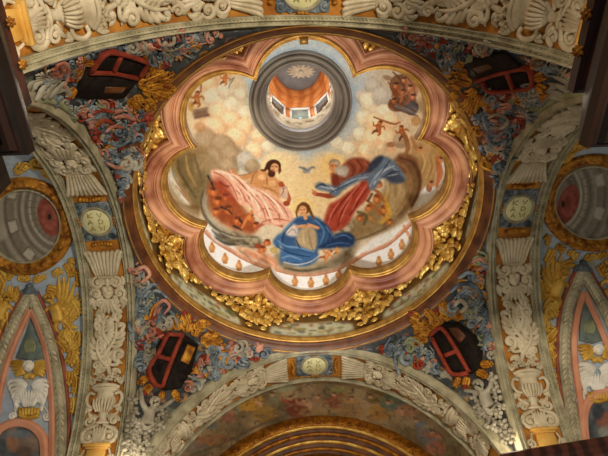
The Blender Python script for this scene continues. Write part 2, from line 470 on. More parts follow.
# pendentives ---------------------------------------------------------------
RING_R, RING_Z = .3835, .9905
def pend_fn(A1, s1, A2, s2):
    """from the crown of A1 down to the corner and up to the crown of A2"""
    c0 = A1.pts(np.array([0.]), np.array([0.]))[0][0]; c1 = A2.pts(np.array([0.]), np.array([0.]))[0][0]
    a0 = math.atan2(c0[1], c0[0]); a1 = math.atan2(c1[1], c1[0]); da = (a1-a0+PI) % (2*PI)-PI
    cen = np.array([0, 0, ZS])
    def F(e, v):
        E = np.where((e < .5)[:, None], A1.pts(s1*A1.half*np.clip(e*2, 0, 1), np.full(len(e), -4.), -3)[0], A2.pts(s2*A2.half*np.clip(2-2*e, 0, 1), np.full(len(e), -4.), -3)[0])
        th = a0+da*e
        R = np.column_stack([RING_R*np.cos(th), RING_R*np.sin(th), np.full(len(e), RING_Z)])
        x, y = R-cen, E-cen; lx = np.linalg.norm(x, axis=1); ly = np.linalg.norm(y, axis=1); x /= lx[:, None]; y /= ly[:, None]
        om = np.arccos(np.clip((x*y).sum(1), -1, 1))+1e-6; sn = np.sin(om)
        d = x*(np.sin((1-v)*om)/sn)[:, None]+y*(np.sin(v*om)/sn)[:, None]
        return cen+d*(lx*(1-v)+ly*v)[:, None]
    return F
PEND = {'upper_left': pend_fn(AR['left'], -1, AR['top'], -1), 'upper_right': pend_fn(AR['top'], 1, AR['right'], -1),
        'lower_right': pend_fn(AR['right'], 1, AR['bottom'], 1), 'lower_left': pend_fn(AR['bottom'], -1, AR['left'], 1)}
PMB = {k: grid_mb(f, np.linspace(0, 1, 300), np.linspace(0, 1, 130)) for k, f in PEND.items()}
PCH = {k: PixChart(m) for k, m in PMB.items()}

# barrel vaults beyond the arches ---------------------------------------------
def barrel(A, v0, v1, nu=260, nv=90, h=-5, u=None):
    H = u or A.half
    return grid_mb(lambda U, V: A.pts(U, V, h)[0], np.linspace(-H, H, nu), np.linspace(v0, v1, nv))
BMB = {'left': barrel(AR['left'], 50, 260), 'right': barrel(AR['right'], 50, 260), 'bottom': barrel(AR['bottom'], 50, 131), 'top': barrel(AR['top'], 50, 200, 120, 20)}
BCH = {k: PixChart(m) for k, m in BMB.items() if k != 'top'}
struct('ceiling_nave', BMB['top'], M_ochre)

# dome, ring, drum ------------------------------------------------------------
def dome_r(z): return .336*math.sqrt(max(0, 1-((z-1.15)/.674)**2))
ring = thing('dome_ring', 'great round brown and gilt moulding encircling the painted dome', 'ring moulding', (0, 0, 1.0))
part('brown_band', lathe([(.386, .985), (.3820, .989), (.3805, .9895), (.3785, .9905), (.3765, .9935), (.3745, .995), (.3725, .999), (.3705, 1.003), (.369, 1.004), (.3680, 1.008)], 240), M_ringbrown, ring, 'brown marbled outer band')
part('gilded_edge', lathe([(.3685, 1.008), (.3668, 1.007), (.3650, 1.010), (.3640, 1.014), (.3622, 1.016), (.3615, 1.021), (.364, 1.025), (.374, 1.025)], 240), M_goldrim, ring, 'gilt inner edge')
part('outer_fillet', lathe([(.3836, .9895), (.3834, .9875), (.3825, .9870), (.3814, .9880), (.3808, .991)], 240), M_goldrim, ring, 'thin gilt outer line')
DR = lambda z: .366+(z-1.015)*(.392-.366)/(1.14-1.015)
drum_fn = lambda U, V: np.column_stack([(.366+(V-1.015)*.208)*np.cos(U), (.366+(V-1.015)*.208)*np.sin(U), V])
DRUM = grid_mb(drum_fn, np.linspace(0, 2*PI, 720, endpoint=False), np.linspace(1.012, 1.172, 26), True)
def drum_xy(x, y):           # x px along the wall, y px above the ring
    th = x*PX/.375; z = 1.02+y*PX; r = DR(z); return (r*math.cos(th), r*math.sin(th), z), (-math.cos(th), -math.sin(th), -.2)
DCH = FnChart(drum_xy)

def lobe_r(th, off):
    d, rho = .2233+.395*off, .1037+.483*off
    b = (th+PI/8) % (PI/4)-PI/8
    return d*math.cos(b)+math.sqrt(max(1e-9, rho*rho-(d*math.sin(b))**2))
def lobed(prof, n=768):
    mb = MB(); k = len(prof); vs = []
    for i in range(n):
        t = 2*PI*i/n+PI/8
        for o_, z in prof:
            r = lobe_r(t, o_); vs.append((r*math.cos(t), r*math.sin(t), z))
    mb.add(vs, [(i*k+j, ((i+1) % n)*k+j, ((i+1) % n)*k+j+1, i*k+j+1) for i in range(n) for j in range(k-1)])
    return mb
fr = thing('lobed_frame', 'eight-lobed pink marble and gilt frame around the painted dome', 'frame', (0, 0, 1.14))
part('marble_moulding', lobed([(.070, 1.165), (.0668, 1.150), (.0665, 1.140), (.0645, 1.131), (.061, 1.1255), (.0585, 1.1245), (.0575, 1.130), (.0560, 1.130), (.0550, 1.122), (.050, 1.1185), (.045, 1.118), (.040, 1.1195), (.0355, 1.123), (.0335, 1.127), (.0325, 1.135), (.0305, 1.135), (.0295, 1.129), (.0275, 1.1285), (.0265, 1.135), (.0245, 1.135), (.0235, 1.129),
                               (.022, 1.1285), (.0175, 1.1305), (.0155, 1.136), (.014, 1.140), (.010, 1.142)]), M_marble, fr, 'veined pink marble moulding')
bk = MB(); vs = []
for i in range(768):
    a = 2*PI*i/768+PI/8; r0 = lobe_r(a, .060)
    for q in range(6): r = r0+(.402-r0)*q/5; vs.append((r*math.cos(a), r*math.sin(a), 1.152))
bk.add(vs, [(i*6+j, ((i+1) % 768)*6+j, ((i+1) % 768)*6+j+1, i*6+j+1) for i in range(768) for j in range(5)])
part('spandrel_ground', bk, M_goldbrown, fr, 'amber ground of the spandrels')
part('gilded_rim', lobed([(.0150, 1.146), (.0140, 1.138), (.0115, 1.1335), (.0085, 1.133), (.0068, 1.1385), (.0052, 1.1405), (.0045, 1.137), (.0025, 1.136), (.0005, 1.140), (-.0005, 1.147), (.0005, 1.165), (.012, 1.172)]), M_goldrim, fr, 'gilt inner rim')

oc = thing('oculus_ring', 'round grey moulded stone ring at the top of the dome, open to the lantern', 'ring moulding', (0, 0, 1.74))
part('outer_moulding', lathe([(.176, 1.745), (.1675, 1.738), (.1670, 1.722), (.1640, 1.715), (.1605, 1.715), (.1590, 1.727), (.1545, 1.7325)], 160), M_grey, oc)
part('broad_band', lathe([(.1545, 1.7325), (.1535, 1.718), (.149, 1.7140), (.144, 1.7150), (.1405, 1.722), (.1395, 1.735), (.1355, 1.737)], 160), M_grey, oc)
part('inner_moulding', lathe([(.1355, 1.737), (.1345, 1.726), (.1315, 1.723), (.129, 1.727), (.1275, 1.741), (.124, 1.742), (.1225, 1.736), (.1205, 1.738), (.118, 1.756), (.1145, 1.758), (.113, 1.765), (.112, 1.79), (.116, 1.80)], 160), M_grey, oc)

# lantern ------------------------------------------------------------------------
LZ0, LZ1, LR = 1.895, 2.015, .1150
ln = thing('lantern', 'small lantern above the oculus with dark windows, orange cornices and grey cap', 'lantern', (0, 0, 1.9))
half = LR*math.tan(PI/8)
mbw = MB(); 
pil_m = []; glass_l = []
def facet(k):
    a = k*PI/4; return np.array([math.cos(a), math.sin(a)]), np.array([-math.sin(a), math.cos(a)])
def fbox(mb, k, x0, x1, z0, z1, r0, r1):
    n, t = facet(k)
    vs = []
    for x in (x0, x1):
        for z in (z0, z1):
            for r in (r0, r1):
                q = n*r+t*x; vs.append((q[0], q[1], z))
    mb.add(vs, [(0, 1, 3, 2), (4, 6, 7, 5), (0, 4, 5, 1), (2, 3, 7, 6), (0, 2, 6, 4), (1, 5, 7, 3)])
M_paneteal = mat('lantern_glass_skylit', (128, 146, 134), (152, 168, 154), rough=.2, spec=.5)  # sky light behind the pane put into the glass colour
M_panedark = mat('lantern_glass_unlit', (60, 48, 38), (92, 78, 60), rough=.2, spec=.5)  # same glass, coloured dark where no sky shows through
M_cap = mat('lantern_cap_plaster', (128, 127, 124), (142, 140, 136), rough=.7)
part('wall', lathe([(LR*1.10, 1.79), (LR*1.10, 2.03)], 64), M_white, ln)
for k in range(8):
    mb = MB(); fbox(mb, k, -half*.66, half*.66, LZ0-.01, LZ1-.012, LR*1.02, LR*1.05)
    mbp = mb; mb = MB()
    for s in (-1, 1): fbox(mb, k, s*half*.74-half*.1, s*half*.74+half*.1, LZ0-.01, LZ1, LR*.985, LR*1.06)
    fbox(mb, k, -half*.84, half*.84, LZ1-.014, LZ1, LR*.98, LR*1.06)
    wf = part('window_frame', mb, M_white, ln); part('window_pane', mbp, M_paneteal if k == 2 else M_panedark, wf, 'pane coloured pale green as if lit by sky' if k == 2 else None)
    mb = MB(); a = k*PI/4+PI/8; rr = LR/math.cos(PI/8)
    for s in (-1,):
        c, s_ = math.cos(a), math.sin(a); vs = []
        for x in (-.0085, .0085):
            for z in (LZ0-.01, LZ1-.006):
                for r in (rr*.955, rr*1.02): vs.append((c*r-s_*x, s_*r+c*x, z))
        mb.add(vs, [(0, 1, 3, 2), (4, 6, 7, 5), (0, 4, 5, 1), (2, 3, 7, 6), (0, 2, 6, 4), (1, 5, 7, 3)])
    part('pilaster', mb, M_orange, ln, 'orange marbled pilaster')
M_tan = mat('tan_plaster', (176, 156, 122), (222, 208, 178), rough=.7, scale=2)
part('base_wall', lathe([(.1125, 1.79), (.1118, 1.80), (.1112, 1.86), (.1095, 1.868), (.1095, 1.876), (.112, 1.884), (.118, 1.888), (.128, 1.888)], 96), M_tan, ln, 'cream and tan base below the windows')
LCH = FnChart(lambda x, y: ((.1112*math.cos(x), .1112*math.sin(x), y), (-math.cos(x), -math.sin(x), 0)))
for i in range(16):
    mb = MB(); a = i*PI/8+.12; u = FnChart(lambda x, y, a=a: ((.1112*math.cos(a+x*.019), .1112*math.sin(a+x*.019), 1.846-y*PX), (-math.cos(a), -math.sin(a), 0)))
    leaf(mb, u, [(-7, 6+(i % 3)*2), (0, 0), (6, 4-(i % 2)*6)], 3, .4, ridge=3, lobes=2); part('stucco_cloud', mb, M_tan, ln)
for i, (r0, z0, r1, z1) in enumerate([(.1215, 2.012, .1085, 2.05), (.1085, 2.05, .099, 2.105), (.099, 2.105, .0895, 2.15)]):
    part('cornice', lathe([(r0+.004, z0), (r0, z0-.004), (r0-.003, z0), (r0-.0035, z0+.012), (r0-.0062, z0+.016), (r0-.0075, z0+.022), (r1+.001, z1-.006), (r1-.001, z1), (r1+.003, z1+.003)], 96), M_orange, ln, 'orange cornice ring')
part('cap', lathe([(.0905, 2.15), (.0895, 2.155)]+[(.0890*math.cos(t), 2.157+.055*math.sin(t)) for t in np.linspace(0.02, PI/2-.001, 14)], 96), M_cap, ln, 'smooth grey domed cap')
M_groove_shade = mat('orange_groove_shade', (150, 74, 26), (172, 92, 40), rough=.6)  # dark rings colour in the shade of the cornice grooves
for r_, z_ in ((.1085, 2.049), (.0990, 2.104), (.1035, 2.078), (.0942, 2.128)):
    part('groove_shade_line', lathe([(r_+.0012, z_-.004), (r_-.0012, z_-.003), (r_-.0018, z_+.003), (r_+.001, z_+.005)], 96), M_groove_shade, ln, 'groove shade as a darker orange line')
# ================================================================== the dome fresco
D = Canvas(125, 0, 495, 350, 2, (206, 196, 172))
def cloud(C, x, y, r, col, hi, lo, a=.8, n=7, seed=0, fl=.75):
    rr = random.Random(seed); col, hi, lo = np.array(col, float), np.array(hi, float), np.array(lo, float); m_ = (hi+lo)/2; hi = m_+(hi-m_)*1.5; lo = m_+(lo-m_)*1.9
    C.ell(x, y, r*1.1, r*fl, lo, a*.7, r*.5)
    for i in range(n):
        an = rr.uniform(0, 2*PI); d = rr.uniform(.2, .8)*r
        C.ell(x+math.cos(an)*d, y+math.sin(an)*d*fl, r*rr.uniform(.3, .55), r*rr.uniform(.25, .45), col, a*.85, r*.12, tex=10)
        a1 = rr.uniform(.3, .45)*r; px_, py_ = x+math.cos(an)*d, y+math.sin(an)*d*fl
        C.line([(px_+a1*math.cos(t), py_+a1*.8*math.sin(t)) for t in np.linspace(PI*.15, PI*.95, 6)], [r*.04, r*.16, r*.04], lo, a*.75, r*.07)
        C.line([(px_+a1*math.cos(t), py_+a1*.8*math.sin(t)) for t in np.linspace(PI*1.05, PI*1.8, 6)], [r*.03, r*.12, r*.03], hi, a*.8, r*.05)
        C.ell(x+math.cos(an)*d-r*.06, y+math.sin(an)*d*fl-r*.12, r*rr.uniform(.2, .36), r*rr.uniform(.16, .3), hi, a*.75, r*.1, tex=6)
# sky
for (x, y, rx, ry, c, a) in [(303, 50, 60, 30, (190, 208, 216), 1), (290, 120, 80, 55, (178, 196, 204), .9), (240, 95, 26, 40, (186, 206, 214), .9), (360, 110, 26, 40, (176, 192, 200), .9),
                             (303, 155, 60, 26, (180, 192, 194), .9), (262, 130, 16, 22, (192, 194, 184), .7), (345, 135, 26, 20, (186, 188, 178), .7)]:
    D.ell(x, y, rx, ry, c, a, 24, tex=5)
for (x, y, rx, ry, c, a) in [(215, 100, 34, 40, (222, 204, 166), .9), (205, 80, 20, 16, (220, 206, 178), .7), (228, 128, 26, 18, (222, 196, 158), .8), (400, 120, 40, 46, (206, 188, 156), .9), (388, 95, 22, 26, (196, 188, 172), .8),
                             (300, 196, 62, 24, (228, 204, 158), .95), (283, 168, 22, 18, (226, 204, 160), .9), (328, 172, 24, 20, (222, 196, 146), .9), (230, 150, 26, 14, (206, 184, 150), .8), (370, 150, 26, 16, (214, 188, 146), .9), (377, 138, 14, 14, (212, 178, 130), .8)]:
    D.ell(x, y, rx, ry, c, a, 14, tex=6)
# clouds: large soft banks, then puffs with lit rims
def puff(C, x, y, r, c, hi, lo, a=.85):
    C.ell(x+r*.12, y+r*.18, r, r*.86, lo, a*.8, r*.35)
    C.ell(x, y, r*(.8+.35*((x*7+y*3)%1 if 0 else (int(x*7+y*3)%10)/10)), r*.8, c, a, r*.3, (int(x+y)%7)*.3, tex=10)
    C.ell(x-r*.16, y-r*.2, r*.6, r*.48, hi, a*.8, r*.4)
    C.line([(x+r*.86*math.cos(t), y+r*.74*math.sin(t)) for t in np.linspace(PI*1.0, PI*1.85, 7)], [.4, 1.1, .4], hi, .22, 1.4)
    C.line([(x+r*.8*math.cos(t), y+r*.7*math.sin(t)) for t in np.linspace(PI*.1, PI*.8, 7)], [.6, r*.2, .6], lo, .34, r*.16)
PEACH = ((232, 204, 164), (246, 228, 196), (208, 172, 134)); CREAM = ((222, 214, 188), (238, 232, 210), (198, 186, 156)); TAN = ((168, 148, 120), (192, 174, 146), (128, 108, 84)); GREY = ((186, 184, 172), (208, 206, 196), (156, 150, 138))
for (x, y, r, k) in [(208, 84, 10, PEACH), (222, 74, 8, PEACH), (214, 98, 13, CREAM), (226, 90, 10, CREAM), (205, 112, 10, PEACH), (218, 112, 12, PEACH), (232, 104, 9, CREAM), (240, 94, 7, CREAM), (230, 120, 11, PEACH), (214, 126, 12, PEACH), (246, 112, 8, CREAM), (244, 126, 9, PEACH), (258, 136, 8, PEACH), (236, 136, 11, PEACH), (254, 150, 9, PEACH), (268, 146, 7, CREAM),
                     (206, 142, 14, TAN), (222, 144, 12, TAN), (199, 156, 12, TAN), (214, 160, 14, TAN), (231, 154, 11, TAN), (228, 166, 10, TAN), (245, 160, 10, GREY), (252, 166, 8, TAN),
                     (362, 96, 8, GREY), (373, 86, 9, GREY), (370, 102, 11, CREAM), (382, 96, 11, GREY), (385, 112, 10, CREAM), (364, 118, 9, CREAM), (376, 122, 11, PEACH), (390, 120, 9, PEACH), (360, 134, 8, CREAM), (372, 138, 10, PEACH), (386, 138, 10, PEACH), (400, 140, 8, TAN), (366, 150, 9, PEACH), (382, 152, 9, PEACH), (348, 148, 8, CREAM), (336, 142, 7, CREAM)]:
    puff(D, x, y, r, *k)
# upper-right dark group
for (x, y, rx, ry, c, a, r) in [(398, 84, 10, 12, (112, 76, 52), .85, .4), (405, 100, 14, 10, (106, 72, 50), .85, .2), (397, 106, 11, 7, (118, 86, 58), .85, 0), (412, 108, 8, 9, (92, 92, 96), .85, .4), (409, 86, 9, 11, (148, 96, 70), .8, .5), (414, 92, 5, 8, (176, 116, 88), .7, .3), (396, 92, 5, 6, (128, 78, 46), .9, 0), (392, 104, 5, 5, (112, 70, 46), .9, 0), (388, 78, 7, 3, (122, 94, 70), .6, .3), (416, 121, 6, 6, (166, 124, 70), .7, 0)]:
    D.ell(x, y, rx*.82, ry*.82, c, a, 1.6, r, idn=7, tex=22)
for p in [[(393, 72), (402, 82), (407, 96)], [(398, 70), (409, 80), (416, 96)], [(390, 100), (402, 104), (416, 112)], [(394, 108), (408, 113), (418, 116)]]:
    D.line(p, [1.4, 2.2, 1], (78, 52, 40), .7, 1)
for p in [[(404, 76), (412, 86), (414, 98)], [(399, 97), (407, 93), (411, 88)], [(402, 108), (412, 112)]]:
    D.line(p, [1, 1.8, 1], (190, 140, 104), .7, 1)
for (x, y, s_, c, h) in [(396, 86, 3.4, (150, 92, 56), (196, 140, 96)), (404, 80, 2.8, (160, 104, 74), (206, 156, 116)), (410, 88, 3, (176, 120, 88), (220, 172, 130)), (413, 97, 2.8, (166, 104, 72), (210, 160, 116)), (394, 101, 2.8, (132, 84, 52), (176, 124, 80)), (403, 92, 2.6, (140, 88, 60), (190, 138, 100))]:
    D.ell(x, y, s_, s_*1.15, c, .95, .9, idn=7, tex=10); D.ell(x-.7, y+.3, s_*.5, s_*.6, h, .85, .7); D.ell(x+.4, y-s_*.8, s_*.85, s_*.4, (70, 46, 34), .9, .7)
for p, c, w in [([(398, 90), (402, 96), (400, 103)], (172, 112, 80), 2.4), ([(408, 92), (410, 99), (406, 105)], (150, 96, 76), 2.6), ([(395, 106), (403, 109), (412, 113)], (104, 108, 116), 3), ([(404, 104), (411, 107), (417, 105)], (88, 92, 104), 2.6), ([(388, 82), (393, 90), (392, 97)], (128, 88, 58), 2), ([(400, 76), (406, 74), (412, 79)], (96, 66, 50), 2)]: D.line(p, [w*.6, w, w*.6], c, .9, .8, idn=7, tex=10)
# small red putti under it
def putto(C, x, y, s, c, hi, lo, idn, an=0.0):
    ca, sa = math.cos(an), math.sin(an); q = lambda a, b: (x+s*(a*ca-b*sa), y+s*(a*sa+b*ca))
    C.line([q(-.2, -.1), q(.1, .7), q(.1, 1.1)], [s*.9, s*1.1, s*.8], c, .95, .8, idn=idn, tex=12)
    C.line([q(.1, .9), q(.7, 1.4), q(.4, 2.0)], [s*.6, s*.5, s*.3], c, .95, .7, idn=idn); C.line([q(-.1, 1), q(-.7, 1.5), q(-.9, 2.0)], [s*.6, s*.5, s*.3], lo, .95, .7, idn=idn)
    C.line([q(-.3, .1), q(-1.1, .2), q(-1.4, -.4)], [s*.45, s*.4, s*.25], c, .95, .7, idn=idn); C.line([q(.2, .1), q(1, -.2), q(1.4, .3)], [s*.45, s*.38, s*.25], c, .95, .7, idn=idn)
    C.line([q(-.1, .2), q(.1, .9)], [s*.35, s*.4], hi, .7, .8, idn=idn)
    C.ell(*q(0, -.7), s*.5, s*.55, c, 1, .7, idn=idn); C.ell(*q(-.1, -.65), s*.28, s*.3, hi, .8, .8, idn=idn); C.ell(*q(.1, -1.05), s*.45, s*.25, lo, .9, .7, idn=idn)
putto(D, 379, 126, 4.6, (166, 96, 56), (200, 136, 92), (112, 64, 42), 8, .3); putto(D, 402, 131, 4.6, (158, 94, 54), (194, 132, 86), (104, 64, 42), 9, -.2)
D.line([(374, 117), (384, 121), (394, 124), (400, 122)], [1.5, 2.2, 1.2], (138, 84, 54), .85, .8, idn=8)
# upper-left putti and banner
putto(D, 197, 97, 5, (176, 112, 62), (206, 146, 92), (120, 72, 42), 10, .1); putto(D, 225, 78, 3.6, (190, 124, 78), (214, 156, 108), (128, 80, 52), 11, .2)
D.line([(230, 80), (234, 78), (230, 84), (229, 88)], 1.4, (120, 132, 128), .8, .8, idn=11)
D.line([(201, 82), (201, 92)], [2, 1.2], (122, 84, 60), .8, .8, idn=10)
D.poly([(192, 110), (209, 107), (207, 111), (210, 116), (194, 119)], (122, 100, 84), .95, .8, False, idn=12, tex=8); D.line([(193, 112), (208, 109)], .8, (168, 146, 122), .7); D.line([(195, 118), (209, 115)], 1, (92, 72, 60), .7)
D.ell(200, 127, 6, 5, (190, 146, 106), .7, 3); D.ell(191, 106, 3, 5, (184, 142, 70), .7, 2)
# left lobe
D.poly([(165, 160), (182, 150), (204, 148), (212, 172), (208, 214), (190, 208), (172, 196)], (142, 118, 76), .95, 4, tex=12)
D.ell(184, 172, 11, 20, (112, 100, 68), .8, 6, .3, tex=10); D.ell(205, 165, 12, 14, (158, 142, 112), .7, 6, tex=8); D.ell(199, 188, 9, 18, (120, 110, 80), .8, 5, .3, tex=8)
D.poly([(168, 176), (173, 172), (182, 188), (191, 203), (186, 204), (175, 193)], (214, 216, 206), .95, 1.6, idn=13); D.line([(170, 170), (178, 184), (190, 200)], [2.2, 3, 2], (150, 120, 82), .85, 1); D.line([(172, 182), (180, 196)], 1.6, (186, 166, 120), .7, 1)
D.line([(174, 162), (176, 172), (183, 182)], 3, (158, 132, 82), .6, 2)
for p, c, w in [([(170, 164), (172, 176), (180, 190)], (206, 206, 190), 2), ([(178, 160), (180, 172), (188, 186), (196, 198)], (92, 84, 58), 3), ([(186, 156), (188, 170), (196, 186)], (166, 142, 92), 3), ([(194, 154), (198, 168), (203, 182)], (112, 98, 72), 3), ([(176, 186), (186, 198), (194, 206)], (156, 108, 76), 2), ([(172, 168), (176, 178)], (120, 128, 112), 2.4), ([(203, 196), (206, 206)], (78, 74, 60), 3)]:
    D.line(p, [w*.5, w, w*.6], c, .8, 1, tex=12)
# right lobe
D.poly([(414, 142), (432, 144), (448, 156), (450, 176), (440, 196), (420, 206), (411, 190), (410, 160)], (170, 138, 92), .95, 3, tex=12)
D.poly([(412, 200), (420, 186), (430, 186), (437, 190), (428, 202), (414, 208)], (212, 220, 220), 1, 1, idn=21); D.poly([(437, 170), (446, 158), (449, 170), (443, 187), (436, 190)], (216, 218, 212), 1, 1, idn=22)
D.line([(424, 150), (432, 162), (428, 178), (420, 190)], [5, 8, 6, 3], (180, 152, 104), .9, 1.4, idn=14, tex=10); D.ell(426, 150, 4.5, 4.5, (188, 154, 108), .95, 1, idn=14)
D.line([(437, 158), (439, 172), (437, 186)], [4, 5, 3], (176, 106, 62), .9, 1.2, idn=14, tex=12); D.ell(429, 188, 3, 4, (150, 92, 64), .85, 1, idn=14); D.line([(424, 160), (419, 174), (414, 184)], [2, 3, 2], (134, 112, 74), .7, 1)
for p, c, w in [([(419, 150), (425, 160), (422, 172)], (198, 170, 122), 3), ([(430, 156), (432, 168), (427, 180)], (148, 118, 74), 2), ([(440, 162), (442, 174), (438, 184)], (190, 124, 78), 3), ([(444, 158), (446, 170)], (140, 86, 54), 2), ([(416, 158), (416, 172), (412, 184)], (150, 132, 88), 3), ([(434, 150), (440, 156)], (178, 140, 92), 3)]:
    D.line(p, [w*.5, w, w*.5], c, .85, .9, idn=14, tex=14)
for x, y in ((441, 160), (431, 184), (420, 150)): D.ell(x, y, 2.6, 3, (196, 140, 98), .95, .8, idn=14); D.ell(x+.4, y-2.2, 2.2, 1.3, (104, 68, 46), .9, .7, idn=14)
# bottom balustrades: white sky, tan balusters, pink rails
def balustrade(C, sky, rail, bal, idn):
    C.poly(sky, (228, 232, 228), 1, 1.2, idn=idn, tex=4)
    for (x, y) in bal:
        C.ell(x, y+1, 3.3, 3.6, (190, 142, 92), 1, .9, idn=idn, tex=8); C.ell(x, y-3, 1.7, 2.2, (182, 132, 86), 1, .7, idn=idn); C.ell(x-.8, y, 1.2, 1.8, (222, 180, 130), .7, .8, idn=idn); C.ell(x, y+4.6, 2.6, 1.3, (176, 126, 82), 1, .7, idn=idn)
    C.line(rail, 4.2, (196, 148, 122), 1, .9, idn=idn, tex=6); C.line([(x, y-1.6) for x, y in rail], 1.0, (222, 186, 160), .8, .6, idn=idn); C.line([(x, y+2) for x, y in rail], .8, (146, 98, 78), .8, .6, idn=idn)
balustrade(D, [(204, 222), (214, 230), (226, 242), (242, 254), (264, 262), (262, 274), (240, 276), (216, 262), (202, 240)], [(206, 232), (216, 241), (229, 249), (246, 259), (268, 268)], [(212, 247), (225, 258), (239, 265)], 15)
D.poly([(210, 226), (224, 236), (238, 248), (230, 247), (214, 240)], (208, 212, 208), .95, 1, idn=15)
balustrade(D, [(274, 268), (300, 272), (330, 270), (352, 262), (352, 296), (276, 296)], [(276, 269), (296, 273.5), (316, 273.5), (336, 269), (350, 262)], [(295, 280.5), (311, 282), (326, 279.5), (339, 274)], 16)
balustrade(D, [(354, 258), (372, 240), (396, 226), (412, 222), (420, 240), (400, 262), (372, 276)], [(352, 262), (368, 252), (386, 245), (402, 232), (412, 222)], [(379, 261), (391, 253.5), (402, 244)], 17)
D.poly([(364, 250), (376, 240), (390, 233), (394, 238), (380, 245), (368, 252)], (216, 220, 214), .95, 1, idn=17); D.line([(404, 226), (411, 240)], 3, (196, 140, 96), .8, 1, idn=17)
# great brown-green cloud bank right, grey bank left and below
D.poly([(388, 164), (400, 156), (414, 158), (420, 174), (418, 196), (408, 214), (392, 228), (370, 236), (352, 242), (346, 226), (360, 214), (376, 200), (386, 184)], (136, 116, 80), .97, 3, idn=6, tex=12)
D.ell(406, 164, 13, 10, (118, 82, 58), .9, 4, .4, idn=6, tex=12); D.line([(411, 165), (417, 182), (412, 200), (400, 216)], [8, 9, 7, 4], (110, 86, 58), .7, 3); D.line([(398, 180), (402, 196), (394, 212), (380, 222)], [7, 9, 8, 5], (164, 146, 106), .75, 3); D.line([(392, 186), (392, 200), (384, 212)], [4, 6, 4], (178, 160, 120), .6, 2.5)
cloud(D, 345, 226, 9, (166, 154, 128), (184, 172, 148), (136, 124, 100), .9, 6, 51); cloud(D, 336, 230, 7, (160, 150, 128), (178, 168, 146), (130, 120, 98), .9, 6, 52)
D.poly([(206, 190), (214, 182), (208, 206), (214, 222), (232, 232), (254, 236), (262, 246), (240, 246), (220, 234), (206, 214)], (136, 128, 108), .95, 2.5, idn=6, tex=8)
D.line([(205, 196), (204, 206), (210, 220), (222, 230)], [3, 4, 3, 2], (166, 162, 146), .75, 1.6); cloud(D, 232, 238, 9, (136, 130, 110), (160, 152, 130), (104, 98, 82), .95, 7, 53); cloud(D, 252, 242, 8, (128, 122, 100), (156, 148, 124), (96, 90, 74), .95, 7, 54); D.ell(222, 236, 7, 3, (86, 84, 74), .8, 3)
D.poly([(276, 252), (296, 262), (326, 260), (346, 246), (358, 240), (352, 258), (334, 269), (304, 273), (280, 268)], (130, 122, 100), .97, 2, idn=6, tex=10); D.line([(284, 262), (298, 267), (316, 266)], 3, (170, 160, 134), .7, 1.5); D.line([(336, 262), (350, 250)], 4, (104, 98, 80), .7, 2)
for p, c, w in [([(400, 158), (412, 162), (419, 174), (419, 190), (412, 206)], (92, 62, 42), 4), ([(396, 162), (406, 168), (410, 182), (406, 198), (396, 212)], (142, 110, 76), 4), ([(390, 166), (398, 174), (400, 188), (394, 204), (382, 218)], (170, 148, 108), 4), ([(404, 210), (392, 224), (374, 234), (356, 240)], (98, 84, 64), 3.4), ([(386, 178), (388, 190), (382, 204)], (184, 164, 124), 3), ([(400, 216), (386, 230), (368, 237)], (150, 134, 104), 2)]:
    D.line(p, [w*.5, w, w*.5], c, .85, 1.6, idn=6, tex=10)
for p, c, w in [([(203, 190), (201, 204), (206, 218), (218, 230), (234, 236)], (92, 90, 78), 3), ([(208, 194), (206, 206), (212, 220), (226, 230)], (176, 172, 152), 1.8), ([(216, 238), (228, 244), (244, 244)], (74, 72, 64), 3), ([(222, 233), (234, 238), (250, 238)], (168, 164, 146), 2.2), ([(236, 243), (248, 246), (262, 244)], (150, 144, 122), 2.4), ([(212, 230), (222, 240)], (108, 108, 98), 3), ([(284, 268), (304, 271), (326, 267)], (84, 80, 66), 2.4), ([(300, 262), (318, 264), (334, 258)], (156, 148, 124), 2.4)]:
    D.line(p, [w*.5, w, w*.5], c, .85, 1.2, idn=6, tex=8)
# heads in the right bank and lower groups
for i, (x, y, s) in enumerate([(377, 199, 4.6), (384, 210, 4.6), (369, 208, 3.6), (378, 185, 3.8), (360, 218, 3.4), (390, 222, 3)]):
    D.ell(x, y, s*.9, s*1.15, (170, 104, 52), .9, 1.6, i*.5, idn=5, tex=26); D.ell(x-.6, y+.6, s*.42, s*.55, (206, 146, 88), .75, 1.2, idn=5, tex=10); D.ell(x+.5, y-s*.7, s*.8, s*.45, (122, 74, 40), .85, 1, idn=5)
for p, c, w in [([(372, 188), (380, 194), (384, 202)], (150, 88, 46), 3.4), ([(366, 200), (374, 206), (380, 216)], (164, 104, 54), 3), ([(380, 212), (386, 218), (384, 226)], (138, 92, 54), 3), ([(364, 212), (370, 218), (376, 222)], (186, 132, 66), 2.6), ([(388, 192), (386, 200), (390, 208)], (186, 142, 62), 3)]: D.line(p, [w*.6, w, w*.5], c, .85, 1.2, idn=5, tex=18)
D.line([(386, 204), (389, 214), (382, 222)], [4, 5, 3], (196, 152, 62), .85, 1.4, idn=5, tex=12); D.line([(358, 212), (366, 216), (364, 224)], [3, 4, 3], (96, 84, 58), .8, 1.4, idn=5); D.line([(372, 194), (368, 201)], 2.4, (70, 56, 44), .8, 1, idn=5)
D.poly([(380, 150), (386, 142), (394, 146), (396, 156), (386, 160), (376, 158)], (196, 176, 142), .95, 1.6, idn=18, tex=6); D.ell(391, 148, 4.6, 5, (210, 172, 138), 1, 1, idn=18); D.ell(391, 144.6, 4.6, 2.6, (150, 112, 82), .9, 1, idn=18); D.ell(373, 151, 7, 6, (206, 188, 156), .8, 2.5); D.line([(404, 134), (408, 146), (405, 156)], [4, 5, 3], (140, 96, 56), .8, 1.4); D.line([(412, 138), (416, 148)], 4, (164, 112, 62), .7, 1.6)
